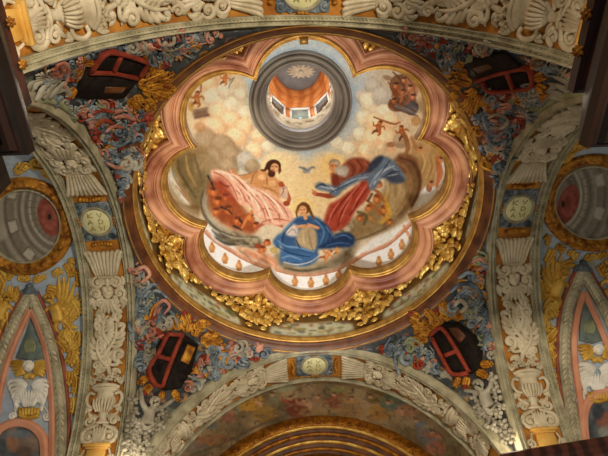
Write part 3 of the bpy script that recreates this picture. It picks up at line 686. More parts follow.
# red and orange cherubs under the pink robe
D.poly([(208, 186), (216, 176), (230, 184), (240, 200), (248, 214), (258, 226), (252, 234), (236, 230), (220, 222), (210, 208)], (150, 84, 52), .97, 1.8, idn=4, tex=18)
for (x, y, s) in [(213, 192, 4.2), (218, 202, 4.6), (216, 212, 4), (228, 210, 4.2), (237, 221, 4), (250, 218, 4.2), (256, 226, 3.6), (226, 198, 3.4), (267, 243, 3.4), (262, 250, 4)]:
    D.ell(x, y, s*.9, s*1.2, (180, 102, 58), .9, 1.5, x*.7, idn=4, tex=26); D.ell(x-.6, y, s*.4, s*.6, (212, 148, 98), .75, 1.1, idn=4, tex=10); D.ell(x+.4, y-s*.8, s*.8, s*.42, (104, 58, 38), .85, .9, idn=4)
for p in [[(208, 176), (212, 184)], [(224, 195), (232, 193)], [(221, 207), (228, 210), (232, 214)], [(240, 220), (244, 225)], [(212, 183), (214, 190)], [(234, 226), (242, 230)]]:
    D.line(p, [2.4, 1.2], (52, 50, 56), .85, .8, idn=4)
D.line([(252, 212), (246, 220), (242, 228)], [3.6, 3, 2], (204, 134, 80), .95, 1, idn=4); D.line([(256, 228), (268, 222), (282, 226)], [3, 4, 3], (168, 92, 72), .85, 1.4, idn=4)
D.poly([(236, 246), (246, 250), (262, 252), (274, 258), (278, 268), (262, 262), (244, 256)], (196, 138, 108), .92, 1.4, idn=4, tex=12); D.line([(238, 254), (246, 248), (258, 254), (274, 264)], [2, 2.4, 2, 1.6], (222, 180, 150), .75, 1); D.line([(240, 251), (246, 255), (252, 262)], [2.4, 2, 1.4], (150, 138, 120), .8, .9); D.ell(274, 250, 4, 3.4, (176, 156, 92), .8, 1.6, idn=4); D.ell(258, 246, 4, 2.4, (150, 66, 44), .8, 1.4, idn=4)

# --- bare-chested bearded man in pink drapery
I = 1
D.ell(274, 166, 14, 13, (232, 210, 164), .75, 8)
D.poly([(211, 171), (217, 169), (226, 171), (233, 171), (240, 177), (250, 184), (262, 188), (274, 194), (283, 203), (292, 213), (291, 223), (274, 225), (264, 224), (255, 214), (249, 206), (241, 205), (236, 200), (229, 192), (221, 183), (214, 180)], (218, 176, 154), 1, .7, idn=I, tex=10)
D.poly([(253, 175), (257, 171), (266, 170), (276, 178), (282, 184), (283, 192), (279, 198), (270, 192), (258, 188), (250, 184)], (196, 148, 102), 1, .8, idn=I, tex=6)
D.line([(258, 174), (248, 177), (240, 178), (235, 173)], [5.8, 5, 4.2, 3.4], (194, 146, 102), 1, .7, idn=I); D.ell(233.6, 170.6, 2.2, 2.6, (190, 142, 102), 1, .7, idn=I)
D.line([(281, 184), (286, 192), (289, 200), (285, 204)], [5.4, 5, 4, 3], (168, 92, 64), 1, .7, idn=I); D.ell(286.5, 203.5, 3.4, 2.6, (150, 76, 54), 1, .7, idn=I)
D.poly([(279, 187.5), (287.6, 185.8), (288.2, 198.4), (280, 198)], (204, 180, 164), 1, .6, False, idn=I, tex=4); D.line([(280, 189), (287, 188)], .7, (168, 138, 124), .8, .5)
for p, c in [([(258, 179), (266, 183), (276, 184)], (176, 132, 90)), ([(267, 174), (267, 184), (264, 190)], (182, 138, 96)), ([(273, 180), (279, 186)], (184, 140, 98)), ([(252, 181), (244, 181)], (178, 132, 94))]: D.line(p, [1, 1.4, .6], c, .7, .8)
for p in ([(253, 172), (246, 174.5), (238, 175.5)], [(251, 183), (243, 182.4), (237, 177)], [(257, 171), (253, 176), (251, 184)], [(281, 183), (283.6, 190), (281, 196)], [(262, 187), (270, 189), (277, 193)], [(266, 176), (268, 186)]): D.line(p, [.6, 1.3, .6], (140, 92, 60), .75, .7, idn=1)
D.ell(262, 177, 4, 3, (226, 190, 146), .7, 2); D.ell(272, 183, 4, 3, (222, 184, 140), .6, 2); D.line([(270, 171), (271, 177)], 4, (198, 154, 112), .9, .8, idn=I)
D.ell(273.6, 166, 7.4, 6.6, (74, 46, 34), 1, .8, idn=I); D.line([(268, 164), (265, 170), (261, 170)], [3.4, 2.6, 1.4], (78, 48, 36), 1, .8, idn=I); D.line([(278, 164), (280, 170), (279, 173)], [3, 2.6, 1.4], (78, 48, 36), .9, .8, idn=I)
D.ell(274.6, 168.2, 4.2, 5, (204, 158, 118), 1, .7, .25, idn=I); D.ell(271.6, 173.6, 3.7, 3.6, (78, 48, 36), 1, .8, idn=I); D.ell(272.6, 171.4, 1.5, .7, (150, 84, 68), .9, .5, idn=I)
D.line([(271.6, 166.6), (273.4, 166.2)], .8, (86, 54, 40), .9, .5); D.line([(275.4, 166.4), (277.4, 167)], .8, (86, 54, 40), .9, .5); D.line([(274.3, 167), (273.6, 169.6)], .7, (168, 118, 84), .9, .5); D.ell(276, 169, 1.2, 1.4, (218, 170, 130), .7, .8)
for p, w in [([(213, 172), (222, 176), (232, 186), (238, 200)], 1.6), ([(228, 171), (238, 180), (247, 192), (252, 208)], 1.8), ([(240, 179), (254, 190), (264, 204), (270, 222)], 1.8), ([(256, 190), (268, 198), (278, 210), (280, 222)], 1.8), ([(236, 190), (246, 200), (256, 208)], 1.4), ([(270, 196), (282, 206), (289, 218)], 1.4), ([(244, 202), (252, 196), (262, 197)], 1.2), ([(258, 212), (266, 208), (276, 212)], 1.2), ([(262, 222), (276, 219), (289, 221)], 1.6)]:
    D.line(p, [w*.5, w*.9, w*.4], (160, 84, 66), .8, .7)
for p, w in [([(216, 171), (227, 174), (236, 184), (243, 198)], 2.2), ([(236, 177), (248, 187), (257, 202), (260, 216)], 2.4), ([(248, 186), (260, 196), (268, 210), (273, 222)], 2.2), ([(262, 191), (275, 202), (285, 218)], 2), ([(241, 186), (250, 196), (254, 204)], 1.8)]:
    D.line(p, [w*.5, w*1.2, w*.5], (246, 222, 204), .85, .8)
D.poly([(214, 178), (222, 178), (232, 190), (236, 204), (228, 202), (218, 190)], (160, 76, 56), .65, 1.6); D.line([(220, 182), (226, 186), (230, 186)], 2, (122, 58, 44), .8, .9)
for p, c, w in [([(222, 173), (236, 176), (250, 188), (262, 194)], (236, 206, 184), 3), ([(240, 190), (250, 202), (262, 214), (272, 219)], (230, 194, 172), 3), ([(264, 196), (276, 208), (286, 220)], (228, 190, 168), 2.6), ([(233, 180), (243, 194), (247, 203)], (188, 120, 98), 1.6), ([(250, 192), (262, 208), (266, 220)], (176, 104, 84), 1.6), ([(268, 200), (277, 212), (280, 220)], (184, 114, 94), 1.4), ([(216, 174), (226, 180), (232, 190)], (206, 146, 122), 2)]:
    D.line(p, [w*.4, w, w*.4], c, .85, .9, idn=1)
# --- white-bearded elder in red robe and blue cloak
I = 2
D.ell(333, 166, 13, 12, (230, 196, 132), .85, 7)
D.poly([(336, 174), (345, 162), (352, 158), (362, 158), (371, 163), (372, 172), (362, 176), (352, 182), (340, 186), (332, 184)], (132, 74, 56), 1, .9, idn=I, tex=10)
for p in [[(348, 162), (354, 168), (352, 176)], [(358, 160), (362, 168), (360, 174)], [(340, 176), (346, 180)]]: D.line(p, [1, 1.8, 1], (96, 50, 40), .75, .9)
for p in [[(353, 160), (358, 166), (357, 173)], [(364, 161), (368, 167)]]: D.line(p, [1, 1.6, .8], (168, 102, 78), .75, .9)
D.poly([(368, 176), (358, 184), (348, 192), (336, 201), (329, 205), (324, 222), (330, 232), (346, 226), (356, 210), (366, 200), (371, 188)], (160, 74, 58), 1, .9, idn=I, tex=10)
for p in [[(364, 182), (352, 196), (342, 212), (338, 226)], [(354, 190), (342, 202), (332, 218)], [(368, 188), (358, 202), (350, 216)], [(334, 206), (328, 220)]]: D.line(p, [1, 2, 1.2], (112, 44, 36), .75, .9)
for p in [[(360, 184), (350, 196), (338, 214)], [(367, 184), (358, 198), (352, 210)], [(340, 202), (332, 212), (328, 224)], [(352, 196), (345, 210), (340, 222)]]: D.line(p, [.8, 1.8, .8], (206, 124, 104), .75, .9)
D.line([(315, 194), (322, 195), (329, 196), (334, 195)], [3.4, 4, 5, 5], (150, 78, 58), 1, .8, idn=I); D.ell(314.5, 193, 2.4, 2.2, (190, 116, 82), 1, .7, idn=I); D.line([(314, 192), (312.5, 190)], 1.2, (196, 124, 90), .9, .5, idn=I)
D.poly([(315, 186), (319, 182), (326, 184), (338, 184), (350, 178), (362, 173), (372, 172), (380, 158), (390, 158), (398, 166), (405, 176), (403, 182), (392, 183), (382, 178), (376, 188), (370, 190), (366, 180), (354, 184), (344, 190), (336, 197), (328, 192), (318, 190)], (100, 118, 136), 1, .8, idn=I, tex=8)
D.poly([(371, 162), (378, 156), (384, 157), (378, 166), (371, 172), (366, 172)], (52, 62, 80), 1, .9, idn=I, tex=6); D.poly([(392, 170), (402, 176), (404, 182), (394, 183), (386, 178)], (62, 72, 86), .9, 1.2, idn=I)
for p, c, w in [([(318, 186), (328, 188), (338, 189)], (170, 184, 194), 1.6), ([(340, 187), (354, 180), (368, 177)], (158, 174, 188), 2), ([(374, 184), (382, 172), (394, 166)], (176, 188, 196), 2.6), ([(370, 186), (376, 176), (384, 168)], (150, 168, 182), 2), ([(386, 163), (396, 170)], (138, 156, 172), 1.6), ([(330, 186), (336, 192)], (186, 196, 200), 1.2), ([(388, 176), (398, 174)], (150, 166, 178), 1.6)]:
    D.line(p, [w*.6, w, w*.5], c, .8, .8)
for p, w in [([(316, 187), (322, 184), (326, 186)], 2.2), ([(330, 193), (344, 186), (358, 179)], 1.4), ([(376, 180), (386, 166), (390, 160)], 1.4), ([(382, 178), (392, 172), (400, 172)], 1.4), ([(362, 175), (371, 168)], 1.6)]: D.line(p, [w*.6, w, w*.6], (50, 62, 82), .8, .8)
D.ell(334.4, 163.6, 5.8, 4.6, (150, 138, 120), 1, .8, idn=I); D.ell(333.4, 167, 4.6, 4.8, (204, 146, 98), 1, .7, idn=I); D.poly([(334, 169), (340, 166), (347, 166), (349, 171), (345, 177), (338, 175)], (168, 162, 150), 1, .9, idn=I, tex=10); D.ell(341, 172, 3.6, 3, (192, 186, 174), .8, 1.2, idn=I)
D.line([(331, 165.6), (333, 165.4)], .8, (96, 62, 42), .9, .5); D.line([(335.2, 165.6), (337, 166.4)], .8, (96, 62, 42), .9, .5); D.line([(333.6, 166.4), (332.6, 168.6)], .7, (164, 104, 66), .9, .5); D.ell(336, 163, 2.4, 1.4, (178, 168, 150), .8, .8)
D.poly([(331, 173), (337, 175), (340, 184), (333, 186)], (118, 56, 46), .95, .9, idn=I)
# --- kneeling woman in blue mantle
I = 3
D.ell(303.6, 207.6, 10.4, 10, (222, 198, 136), .95, 1.4, idn=I); D.ell(303.6, 208, 8.6, 8.2, (226, 204, 146), .9, 1.6)
D.poly([(291, 222), (300, 216), (314, 216), (324, 222), (331, 230), (334, 240), (328, 247), (318, 250), (318, 258), (304, 266), (288, 262), (282, 248), (280, 236)], (58, 92, 132), 1, .9, idn=I, tex=8)
D.poly([(281, 234), (275, 238), (273, 243), (278, 248), (290, 252), (304, 252), (318, 256), (312, 264), (296, 266), (284, 262), (282, 266), (280, 256)], (66, 106, 150), 1, .9, idn=I, tex=8)
D.poly([(330, 240), (336, 234), (346, 232), (353, 235), (355, 242), (350, 247), (338, 248), (326, 249), (318, 247)], (40, 64, 98), 1, .9, idn=I, tex=6)
D.poly([(301, 228), (312, 226), (317, 236), (315, 250), (304, 248), (296, 242)], (172, 156, 124), 1, .9, idn=I, tex=6); D.line([(308, 230), (310, 240), (313, 250)], 1.2, (126, 110, 84), .7, .8); D.line([(303, 232), (304, 244)], 2, (196, 182, 150), .6, 1)
D.poly([(288, 228), (294, 224), (298, 228), (297, 236), (289, 236), (285, 232)], (204, 198, 190), 1, .8, idn=I, tex=6); D.line([(288, 233), (293, 229), (296, 233)], 1, (146, 140, 138), .8, .6)
D.line([(297, 227), (303, 226), (309, 226)], [3, 3, 2.4], (208, 158, 116), 1, .6, idn=I); D.line([(318, 228), (313, 226), (308, 224)], [3, 2.8, 2], (204, 152, 112), 1, .6, idn=I); D.line([(305, 226.6), (309, 224)], .6, (150, 98, 70), .8, .4)
for p, c, w in [([(292, 224), (284, 234), (282, 246)], (38, 62, 96), 1.6), ([(322, 222), (330, 232), (328, 242)], (34, 56, 92), 1.8), ([(318, 222), (324, 232), (320, 244)], (92, 132, 172), 2), ([(326, 226), (331, 234)], (104, 146, 184), 1.4), ([(296, 219), (288, 226), (283, 232)], (104, 146, 184), 1.6), ([(312, 218), (320, 224)], (110, 150, 186), 1.4), ([(277, 240), (286, 246), (300, 248), (314, 252)], (110, 150, 190), 2.4), ([(282, 258), (290, 256), (302, 260)], (116, 154, 190), 2.2), ([(276, 246), (290, 253), (310, 257)], (34, 58, 96), 1.4), ([(292, 262), (304, 264), (314, 260)], (44, 72, 112), 1.4), ([(334, 238), (344, 235), (352, 239)], (84, 124, 170), 1.8), ([(326, 246), (338, 243), (350, 244)], (70, 108, 152), 1.6), ([(296, 240), (300, 248)], (34, 54, 84), 1.6)]:
    D.line(p, [w*.5, w, w*.5], c, .85, .8)
D.ell(303.6, 208.6, 6, 6.6, (112, 76, 44), 1, .8, idn=I); D.line([(308, 206), (311, 213), (314, 219)], [3, 3, 1.6], (108, 72, 42), 1, .8, idn=I); D.line([(298.6, 206), (296.6, 212), (297, 217)], [2.4, 2.2, 1], (108, 72, 42), .9, .8, idn=I)
D.ell(302.6, 210.6, 4.1, 5, (214, 166, 124), 1, .7, .15, idn=I); D.line([(304.6, 214), (305.6, 218)], 3.8, (206, 156, 114), 1, .7, idn=I); D.ell(301.4, 211.4, 1.4, 1.8, (226, 182, 142), .7, .9)
D.line([(299.8, 209.6), (301.4, 209.8)], .7, (104, 68, 46), .9, .5); D.line([(303.6, 209.6), (305.2, 209.2)], .7, (104, 68, 46), .9, .5); D.line([(302.2, 210), (301.8, 212)], .6, (170, 116, 82), .9, .4); D.line([(301.2, 213.4), (303, 213.4)], .7, (166, 84, 70), .9, .4)
D.line([(284, 262), (296, 264.6), (310, 262), (320, 255)], [.8, 1.4, 1.2, .6], (206, 206, 196), .85, .7)
putto(D, 328, 254, 4.4, (196, 134, 88), (222, 170, 122), (140, 88, 56), 19, .7); putto(D, 337, 250, 2.6, (196, 140, 76), (220, 170, 110), (130, 84, 50), 19, .2)
# dove
D.ell(307, 171, 4, 1.9, (150, 152, 150), 1, .7, .2, idn=20); D.line([(299, 167), (304, 168.6), (307, 170)], [1.2, 2.6, 2.2], (122, 128, 130), 1, .7, idn=20); D.line([(308, 170), (312, 167.4), (315, 168)], [2.2, 2.4, 1], (130, 134, 136), 1, .7, idn=20); D.ell(310.4, 171.8, 1.2, 1, (196, 196, 190), .9, .6, idn=20); D.line([(303, 172), (306, 173)], 1, (110, 116, 120), .8, .6, idn=20)
D.a += ((fbm(D.h, D.w, 9, 4, 91)-.5)*20)[..., None]; D.a += (fbm(D.h, D.w, 3, 2, 92)-.5)[..., None]*10; D.a = 128+(D.a-128)*1.2+np.array([12, 8, 6])

zs = 1.15+.585*(np.linspace(0, 1, 250))
dome_fn = lambda U, V: np.column_stack([.336*np.sqrt(np.maximum(0, 1-((V-1.15)/.674)**2))*np.cos(U), .336*np.sqrt(np.maximum(0, 1-((V-1.15)/.674)**2))*np.sin(U), V])
DOME = grid_mb(dome_fn, np.linspace(0, 2*PI, 1000, endpoint=False), zs, True)
DV = np.array(DOME.v); dc, did = D.sample(DV)
names = {0: ('painted_sky', 'painted sky and clouds'), 1: ('painted_person', 'bare-chested bearded man in pink drapery, painted'), 2: ('painted_person', 'white-bearded elder in red robe and blue cloak, painted'), 3: ('painted_person', 'kneeling woman in blue mantle with halo, painted'),
         4: ('painted_cherubs', 'red and orange cherubs below the pink drapery'), 5: ('painted_cherubs', 'orange cherub heads below the blue cloak'), 6: ('painted_cloud', 'brown and grey cloud bank'), 7: ('painted_group', 'dark brown figures in the upper right lobe'),
         8: ('painted_putto', 'small red putto below the dark figures'), 9: ('painted_putto', 'small red putto at the right cusp'), 10: ('painted_putto', 'orange putto in the upper left lobe'), 11: ('painted_putto', 'tiny putto with a blue ribbon'), 12: ('painted_banner', 'dark forked banner'),
         13: ('painted_opening', 'white gap of sky in the left lobe'), 21: ('painted_opening', 'pale gap of sky low in the right lobe'), 22: ('painted_opening', 'white gap of sky at the edge of the right lobe'), 14: ('painted_group', 'pale and orange figures in the right lobe'), 15: ('painted_balustrade', 'balustrade in the lower left lobe'), 16: ('painted_balustrade', 'balustrade in the bottom lobe'), 17: ('painted_balustrade', 'balustrade in the lower right lobe'),
         18: ('painted_putto', 'pale cherub behind the blue cloak'), 19: ('painted_putto', 'putto at the hem of the blue mantle'), 20: ('painted_dove', 'small grey dove')}
dome = thing('dome_fresco', 'painted dome with two bearded figures and a kneeling woman in blue among clouds', 'fresco', (0, 0, 1.5))
DF = np.array(DOME.f); fid = np.array([np.bincount(r).argmax() for r in did[DF]])
# figures only where the photograph shows them: not behind the near rim
for k, (nm, lb) in names.items():
    fs = DF[fid == k]
    if len(fs) < 12: continue
    idx, inv = np.unique(fs.ravel(), return_inverse=True)
    mb = MB(); mb.v = [tuple(x) for x in DV[idx]]; mb.f = [tuple(x) for x in inv.reshape(-1, 4)]
    part(nm, mb, PAINT, dome, lb, colors=dc[idx])

# ================================================================== drum wall: pale landscape panels between gilt foliage
Q = Canvas(0, -2, 1124, 64, 1.5, (120, 88, 40))
per = 2*PI*.375/PX
for k in range(8):
    xc = (k*45+.01)*PI/180*.375/PX % per
    for o in (-per, 0, per):
        x = xc+o
        Q.poly([(x-52, 2), (x+52, 2), (x+50, 20), (x+24, 36), (x-24, 36), (x-50, 20)], (204, 204, 172), 1, 1, False)
        Q.poly([(x-52, 3), (x+52, 3), (x+50, 9), (x-50, 9)], (206, 210, 186), .8, 3, False)
        rr = random.Random(k)
        for i in range(46):
            u = rr.uniform(-44, 44); Q.ell(x+u, rr.uniform(10, 34), rr.uniform(2, 5), rr.uniform(1.5, 3.5), rr.choice([(122, 128, 70), (146, 140, 78), (96, 108, 68), (156, 96, 66), (176, 160, 96), (110, 112, 110)]), .75, 1.5)
mb = DRUM; V = np.array(mb.v); th = np.arctan2(V[:, 1], V[:, 0]) % (2*PI)
c, _ = Q.at(th*.375/PX, (V[:, 2]-1.02)/PX)
o = struct('wall_drum', mb, PAINT, colors=c)

# ================================================================== pendentives: dark painted ground with slate scroll painting
G = Canvas(-40, -10, 650, 470, 2, (64, 67, 68))
G.a += (fbm(G.h, G.w, 30, 4, 5)-.5)[..., None]*np.array([50, 44, 40])
rr = random.Random(3)
PAL = [(110, 122, 130)]*7+[(134, 144, 148)]*4+[(150, 92, 70)]*3+[(186, 136, 116)]*2+[(182, 130, 50)]*3+[(112, 116, 84)]*2+[(34, 38, 44)]*5+[(172, 164, 146)]*3
for i in range(3400):
    x, y = rr.uniform(10, 605), rr.uniform(22, 456)
    if 150 < x < 470 and 60 < y < 320: continue
    a = rr.uniform(0, 6.3); r = rr.uniform(2.5, 6); d = rr.choice((-1, 1))
    G.line([(x+r*math.cos(a+d*t)*(1-.1*t), y+r*math.sin(a+d*t)*(1-.1*t)) for t in (0, .8, 1.6, 2.4, 3.2)], [.8, rr.uniform(1.6, 3.2), .7], rr.choice(PAL), .8, .7)
for k, m in PMB.items():
    c, _ = G.sample(np.array(m.v))
    o = struct('pendentive', m, PAINT, colors=c)
    o['label'] = 'painted %s pendentive between the dome ring and the arches' % k.replace('_', ' ')

# ================================================================== side vaults
B = Canvas(-260, 20, 880, 560, 1, (168, 182, 196))
B.a += (fbm(B.h, B.w, 14, 4, 8)-.5)[..., None]*np.array([26, 24, 22])
for i in range(200):
    for x0, x1 in ((-30, 90), (530, 640)):
        B.ell(rr.uniform(x0, x1), rr.uniform(100, 456), rr.uniform(1, 4), rr.uniform(2, 7), rr.choice([(146, 164, 182), (190, 200, 206), (160, 172, 178), (196, 168, 110)]), .5, 2, rr.uniform(0, 3))
for k in ('left', 'right'):
    c, _ = B.sample(np.array(BMB[k].v)); struct('ceiling_%s' % k, BMB[k], PAINT, colors=c)
# altar-side vault: brown fresco
E_ = Canvas(100, 360, 540, 560, 1.5, (146, 124, 90))
E_.a += (fbm(E_.h, E_.w, 26, 5, 12)-.5)[..., None]*np.array([120, 104, 84])
for (x, y, rx, ry, c, a) in [(250, 402, 13, 9, (186, 136, 44), .8), (232, 407, 9, 8, (136, 142, 104), .8), (282, 388, 13, 4, (136, 142, 112), .7), (228, 415, 7, 8, (134, 84, 68), .8), (298, 408, 12, 10, (112, 58, 44), .85), (312, 400, 5, 10, (146, 120, 96), .7), (265, 414, 12, 8, (150, 112, 52), .7), (334, 403, 7, 7, (126, 72, 50), .75), (337, 390, 8, 4, (126, 128, 72), .6), (376, 396, 11, 8, (104, 84, 46), .7), (394, 402, 13, 9, (82, 96, 84), .8), (380, 412, 11, 8, (146, 102, 48), .7), (408, 410, 12, 6, (166, 112, 86), .7), (428, 436, 12, 8, (92, 96, 104), .7), (436, 448, 10, 7, (158, 96, 76), .7), (420, 424, 20, 4, (140, 124, 96), .7), (205, 425, 14, 5, (96, 100, 96), .7), (215, 440, 16, 6, (136, 92, 60), .6), (195, 448, 14, 6, (104, 98, 92), .7), (350, 412, 16, 7, (142, 108, 66), .6), (318, 412, 20, 6, (138, 112, 72), .6), (455, 440, 10, 6, (120, 112, 84), .7)]:
    E_.ell(x, y, rx, ry, np.array(c)*1.15, a, 2, tex=26)
for i in range(700):
    x, y = rr.uniform(170, 480), rr.uniform(380, 470); a = rr.uniform(0, 6.3); r = rr.uniform(2, 5)
    E_.line([(x, y), (x+r*math.cos(a), y+r*math.sin(a)), (x+r*1.6*math.cos(a+.6), y+r*1.6*math.sin(a+.6))], [.6, 1.8, .6], rr.choice([(96, 80, 58), (168, 144, 104), (146, 96, 66), (176, 136, 66), (96, 98, 92), (74, 58, 44)]), .6, .8)
for (x, y, s_, c) in [(226, 410, 4, (176, 128, 96)), (240, 404, 4, (186, 140, 60)), (256, 402, 3.6, (190, 146, 104)), (272, 398, 4, (150, 150, 118)), (290, 402, 4, (150, 80, 60)), (304, 404, 4, (180, 138, 104)), (318, 400, 3.6, (170, 128, 90)), (334, 398, 4, (150, 90, 64)), (352, 402, 4, (176, 132, 84)), (370, 400, 4, (120, 104, 60)), (388, 406, 4, (100, 116, 100)), (402, 414, 4, (186, 130, 100)), (416, 424, 4, (110, 118, 126)), (212, 424, 4, (110, 116, 112)), (200, 438, 4, (160, 108, 76)), (432, 436, 4, (168, 108, 84))]:
    for j in range(3):
        a = rr.uniform(0, 6.3); E_.line([(x, y), (x+s_*1.6*math.cos(a), y+s_*math.sin(a)), (x+s_*2.6*math.cos(a+.5), y+s_*1.8*math.sin(a+.5))], [s_*.9, s_*.8, 1], np.array(c)*rr.uniform(.7, 1.15), .9, .8, tex=14)
    E_.ell(x, y-s_*.9, s_*.55, s_*.6, (196, 152, 112), .9, .7); E_.ell(x+.3, y-s_*1.3, s_*.5, s_*.3, (96, 66, 44), .9, .6)
E_.line([(190, 456), (230, 440), (262, 424), (290, 414)], [3, 3, 2], (92, 82, 66), .6, 1.6)
c, _ = E_.sample(np.array(BMB['bottom'].v)); struct('ceiling_altar', BMB['bottom'], PAINT, colors=c)
# ================================================================== stucco ornaments on the arch soffits
def at_of(ch, x, y):
    return tuple(ch(x, y)[0])
def palmette(ch, lab, grp):
    t = thing('palmette', lab, 'stucco ornament', at_of(ch, 0, 45), grp)
    for i in range(-4, 5):
        mb = MB(); tube(mb, ch, [(i*2.5, 60), (i*3.1, 51), (i*3.7, 42), (i*4.3, 36), (i*4.9, 33.5)], [1.4, 2.1, 2.4, 2.3, 1.5], h=2.6, flat=1.5)
        part('flute', mb, M_cream, t)
    for s in (-1, 1):
        mb = MB(); volute(mb, ch, s*15.5, 35.5, 4.2, a0=(0 if s > 0 else PI), d=s, turns=1.2, h=2.2, tail=[(s*12.5, 52), (s*15.5, 44)])
        part('curl', mb, M_cream, t)
    mb = MB(); tube(mb, ch, [(-11, 60), (0, 62), (11, 60)], [1.6, 2.6, 1.6], h=2); part('band', mb, M_cream, t)
def cluster(ch, lab, grp, seed=0):
    r = random.Random(seed)
    t = thing('scroll_mask', lab, 'stucco ornament', at_of(ch, 0, 78), grp)
    mb = MB(); blob(mb, ch, 0, 78, 6.2, 7.2, 6.5, h=1); blob(mb, ch, -2.6, 74.6, 3.2, 3.4, 4, h=3.6); blob(mb, ch, 2.6, 74.6, 3.2, 3.4, 4, h=3.6); blob(mb, ch, 0, 82, 3.4, 3, 4, h=3)
    part('boss', mb, M_cream, t)
    for s in (-1, 1):
        for (x, y, q, d) in ((9.5, 67.5, 6.2, 1), (12.2, 79, 6, -1), (8, 89, 5, 1)):
            mb = MB(); volute(mb, ch, s*x, y, q+r.uniform(-.5, .5), a0=r.uniform(0, 6), d=d*s, turns=1.3, w=2.1, h=3.4); part('scroll', mb, M_cream, t)
        for lf in ([(s*3, 70), (s*6, 65), (s*8.5, 61)], [(s*12, 86), (s*15.5, 91), (s*13, 96)], [(s*14, 71), (s*17, 66), (s*14.5, 61.5)], [(s*15, 84), (s*18, 88), (s*17, 93)], [(s*7, 94), (s*10, 98), (s*14, 100)], [(s*5, 83), (s*8, 84), (s*10.5, 83)], [(s*10, 74), (s*13, 72.5), (s*17, 74)]):
            mb = MB(); leaf(mb, ch, lf, 2.9, 1.8, ridge=3.8); part('leaf', mb, M_cream, t)
    for i in range(-2, 3):
        mb = MB(); leaf(mb, ch, [(i*1.6, 85), (i*3.2, 93), (i*4.6, 101)], 2.9, 3.0, ridge=4.2); part('leaf', mb, M_cream, t)
    mb = MB(); leaf(mb, ch, [(0, 72), (0, 66), (0, 61.5)], 3, 1.6, ridge=3.4); part('leaf', mb, M_cream, t)
def branch(ch, lab, grp, m=1):
    t = thing('acanthus_branch', lab, 'stucco ornament', at_of(ch, 0, 130), grp)
    mb = MB(); tube(mb, ch, [(m*-3, 163), (m*1, 152), (m*5, 140), (m*2, 128), (m*-4, 116), (m*-1, 104)], [2.6, 2.6, 2.2, 1.8], h=2); part('stem', mb, M_cream, t)
    for (a, w) in (([(4, 142), (-2, 134), (-7, 124), (-8, 112)], 8), ([(2, 128), (6, 119), (5, 108), (0, 102)], 8), ([(0, 154), (8, 146), (12, 134), (10, 124)], 7)):
        mb = MB(); acanthus(mb, ch, [(m*x, y) for x, y in a], w*1.1, n=6, r=1.9, h=2.4); part('acanthus_leaf', mb, M_cream, t)
    for lf in ([(-4, 160), (-9, 158), (-14, 162)], [(4, 158), (9, 160), (15, 162)], [(-2, 150), (-9, 133), (-14, 130)], [(4, 136), (11, 134), (16, 128)], [(5, 144), (12, 144), (16, 140)], [(-5, 124), (-11, 121), (-16, 124)], [(-8, 114), (-14, 112), (-16, 117)], [(3, 106), (9, 103), (15, 101)], [(-3, 106), (-9, 98), (-14, 98)], [(6, 124), (12, 122), (15, 118)], [(-2, 140), (-6, 147), (-15, 152)]):
        mb = MB(); leaf(mb, ch, [(m*x, y) for x, y in lf], 2.9, 1.6, ridge=3.6, lobes=2); part('leaf', mb, M_cream, t)
    for (x, y, q, d, tl) in ((10.5, 112, 6, 1, [(3, 122), (9, 121)]), (-11, 143, 6.6, -1, [(0, 152), (-8, 153)]), (11, 153, 5, 1, [(2, 158), (7, 160)]), (-10, 104, 4.4, -1, [(-6, 112)])):
        mb = MB(); volute(mb, ch, m*x, y, q, a0=(PI/2), d=d*m, turns=1.35, w=q*.34, h=3.2, tail=[(m*a, b) for a, b in tl]); part('volute', mb, M_cream, t)
def urn(ch, lab, grp):
    t = thing('urn', lab, 'stucco urn', at_of(ch, 0, 190), grp)
    mb = MB()
    urn_body(mb, ch, [175, 176, 178.5, 179.5, 183, 186, 190, 194, 198, 200, 201, 204, 207, 208.5, 210], [13.5, 13.8, 13, 9.6, 8.6, 10.6, 11.6, 10, 6.4, 4.2, 5.4, 3.4, 4.4, 7.6, 8], 8.5, 12)
    ub = part('body', mb, M_cream, t)
    mb = MB()
    for i in range(-3, 4): tube(mb, ch, [(i*1.9, 199, 5), (i*2.9, 193, 8.4-abs(i)*.9), (i*3.1, 186.5, 8.2-abs(i)*.9)], [.8, 1.5, 1], n=5)
    part('fluting', mb, M_cream, ub)
    mb = MB(); tube(mb, ch, [(-14, 175.5, 2), (-8, 173.8, 6.6), (0, 173.2, 8.2), (8, 173.8, 6.6), (14, 175.5, 2)], 1.9, n=6); part('rim', mb, M_cream, t)
    for s in (-1, 1):
        mb = MB(); tube(mb, ch, [(s*10, 182), (s*15, 180.5), (s*17.5, 186), (s*15, 192.5), (s*10, 194), (s*9, 190.5)], [1.5, 1.8, 2, 1.6, 1.2], h=3); part('handle', mb, M_cream, t)
    for sd in (-1, 1):
        for lf in ([(sd*6, 206), (sd*11, 203), (sd*15, 198)], [(sd*12, 197), (sd*16, 195), (sd*17, 200)], [(sd*13, 172), (sd*16, 168), (sd*17, 162)]):
            mb = MB(); leaf(mb, ch, lf, 2.4, 1, ridge=3); part('leaf', mb, M_cream, t)
    rr = random.Random(5)
    for (x, y, q) in ((-11, 167, 3.6), (-5.5, 165, 3.8), (0.5, 167, 4), (6, 165, 3.8), (11.5, 167.5, 3.4), (-9, 160.5, 3), (8.5, 160, 3)):
        mb = MB(); blob(mb, ch, x, y, q*.55, hz=q*.8, h=3)
        for i in range(5): a = i*2*PI/5+rr.uniform(0, 1); blob(mb, ch, x+q*.72*math.cos(a), y+q*.72*math.sin(a), q*.5, hz=q*.6, h=2, n=7, k=3)
        part('flower', mb, M_cream, t)
